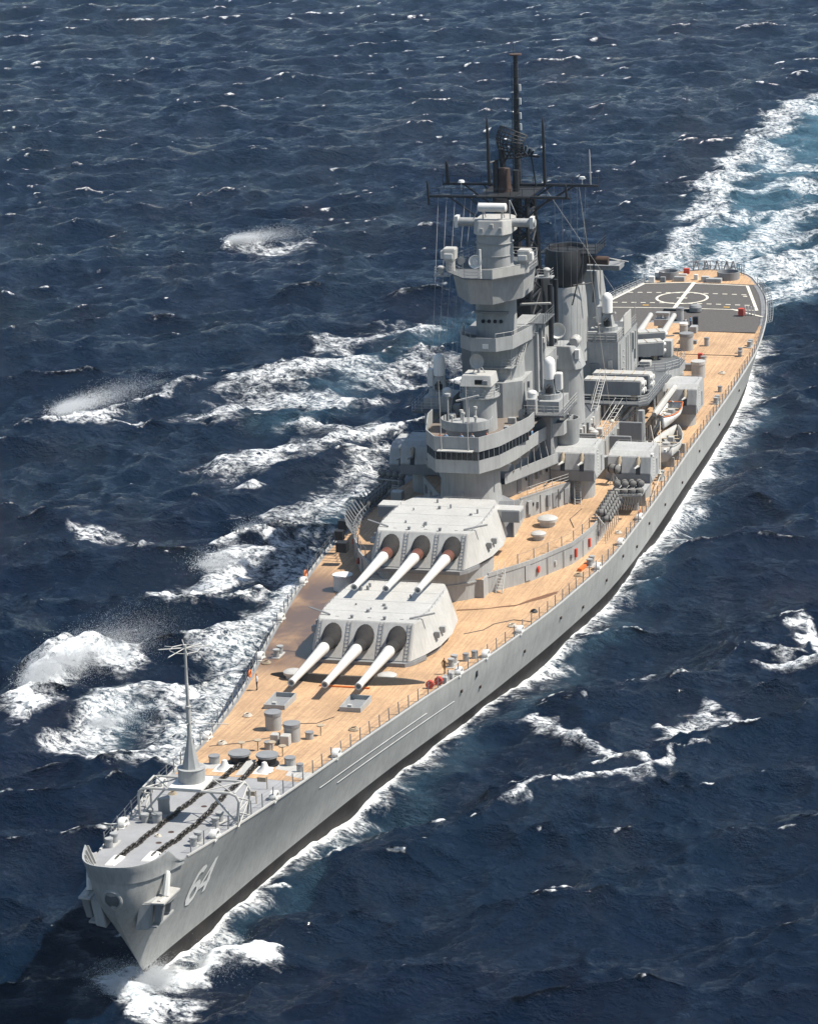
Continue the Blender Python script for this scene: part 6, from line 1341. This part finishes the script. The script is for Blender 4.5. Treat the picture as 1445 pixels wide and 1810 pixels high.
# ------------------------------------------------------------------ sea air
hz = M(); hz.v = [(x, y, z) for z in (-12, 125) for x, y in ((-16000, -16000), (16000, -16000), (16000, 16000), (-16000, 16000))]; hz.f = [(0, 1, 2, 3), (7, 6, 5, 4), (0, 4, 5, 1), (1, 5, 6, 2), (2, 6, 7, 3), (3, 7, 4, 0)]
hm_ = bpy.data.materials.new('sea_air'); hm_.use_nodes = True; t_ = hm_.node_tree; t_.nodes.clear()
pv = t_.nodes.new('ShaderNodeVolumePrincipled'); pv.inputs['Color'].default_value = (.5, .72, 1, 1); pv.inputs['Density'].default_value = .00004; pv.inputs['Anisotropy'].default_value = 0
mo = t_.nodes.new('ShaderNodeOutputMaterial'); t_.links.new(pv.outputs[0], mo.inputs['Volume'])
hz.build('haze', hm_, None, None, kind='stuff')
# ------------------------------------------------------------------ spray torn off the breaking crests
def spray(clouds):
    V_ = []; 
    for (a0, p0, z0), (da, dp, dz), (sa, sp, sz), n_, r0 in clouds:
        t = rng.random(n_)**1.5                                 # 0 at the crest, 1 far downwind
        a = a0+da*t+rng.normal(size=n_)*sa*(.35+.9*t); p = p0+dp*t+rng.normal(size=n_)*sp*(.35+.9*t)
        z = np.abs(z0+dz*t+rng.normal(size=n_)*sz*(.5+.6*t)); r = r0*(.4+rng.random(n_)**2*1.4)*(1.15-.65*t)
        V_.append(np.stack([-a, p, z, r], 1))
    V_ = np.concatenate(V_); n_ = len(V_)
    base = np.array([(1, 1, 1), (-1, -1, 1), (-1, 1, -1), (1, -1, -1)], float)*.9; tri = np.array([(0, 2, 1), (0, 1, 3), (0, 3, 2), (1, 2, 3)])
    co = (V_[:, None, :3]+base[None]*V_[:, None, 3:4]).reshape(-1, 3); F = (tri[None]+4*np.arange(n_)[:, None, None]).reshape(-1, 3)
    me = bpy.data.meshes.new('sea_spray'); me.vertices.add(len(co)); me.vertices.foreach_set('co', co.ravel().astype(np.float32)); me.loops.add(F.size); me.loops.foreach_set('vertex_index', F.ravel().astype(np.int32))
    me.polygons.add(len(F)); me.polygons.foreach_set('loop_start', (np.arange(len(F))*3).astype(np.int32)); me.polygons.foreach_set('loop_total', np.full(len(F), 3, np.int32)); me.update(calc_edges=True)
    m, t, b = nodes('spray_droplets'); b.inputs['Base Color'].default_value = (.8, .82, .84, 1); b.inputs['Roughness'].default_value = .5; me.materials.append(m)
    o = bpy.data.objects.new('sea_spray', me); C.objects.link(o); o['kind'] = 'stuff'
spray([((76, -36.5, 2.4), (12, 8, 1.4), (3.6, 2.0, 1.0), 60000, .015), ((80, -36, 2.2), (9, 8, .8), (2.6, 1.4, .7), 34000, .015), ((189, -77, 1.6), (11, 8, 1.0), (3.5, 2, .6), 30000, .020), ((313, -93, 1.2), (3, 10, 1.0), (2.4, 2, .6), 20000, .026),
       ((7.2, .2, .8), (-.5, 1.5, .3), (1.0, 1.6, .8), 26000, .015), ((73, -36.5, 2.2), (6, 4, 1.0), (2.6, 1.6, 1.0), 16000, .018), ((80, -36.5, 2.4), (6, 4, 1.0), (2.2, 1.8, .8), 14000, .018), ((65, -26, 1.0), (3, 4, .8), (2.2, 2, .5), 12000, .018),
       ((6.6, .3, .7), (-1.0, 2.0, .3), (.9, .9, .45), 22000, .017), ((10.5, 4.0, .7), (1.5, 2, .4), (1.6, 1.2, .5), 14000, .016), ((4.5, -1.6, .8), (2, -1, .3), (1.2, 1.0, .5), 12000, .016),
       ((188, -77, 1.6), (5, 3, .6), (3.5, 2, .5), 9000, .02), ((119, -32, 1.6), (4, 3, .5), (2.5, 2.5, .5), 14000, .018), ((135, -33, 1), (3, 2, .4), (1.5, 1.5, .5), 8000, .018)])
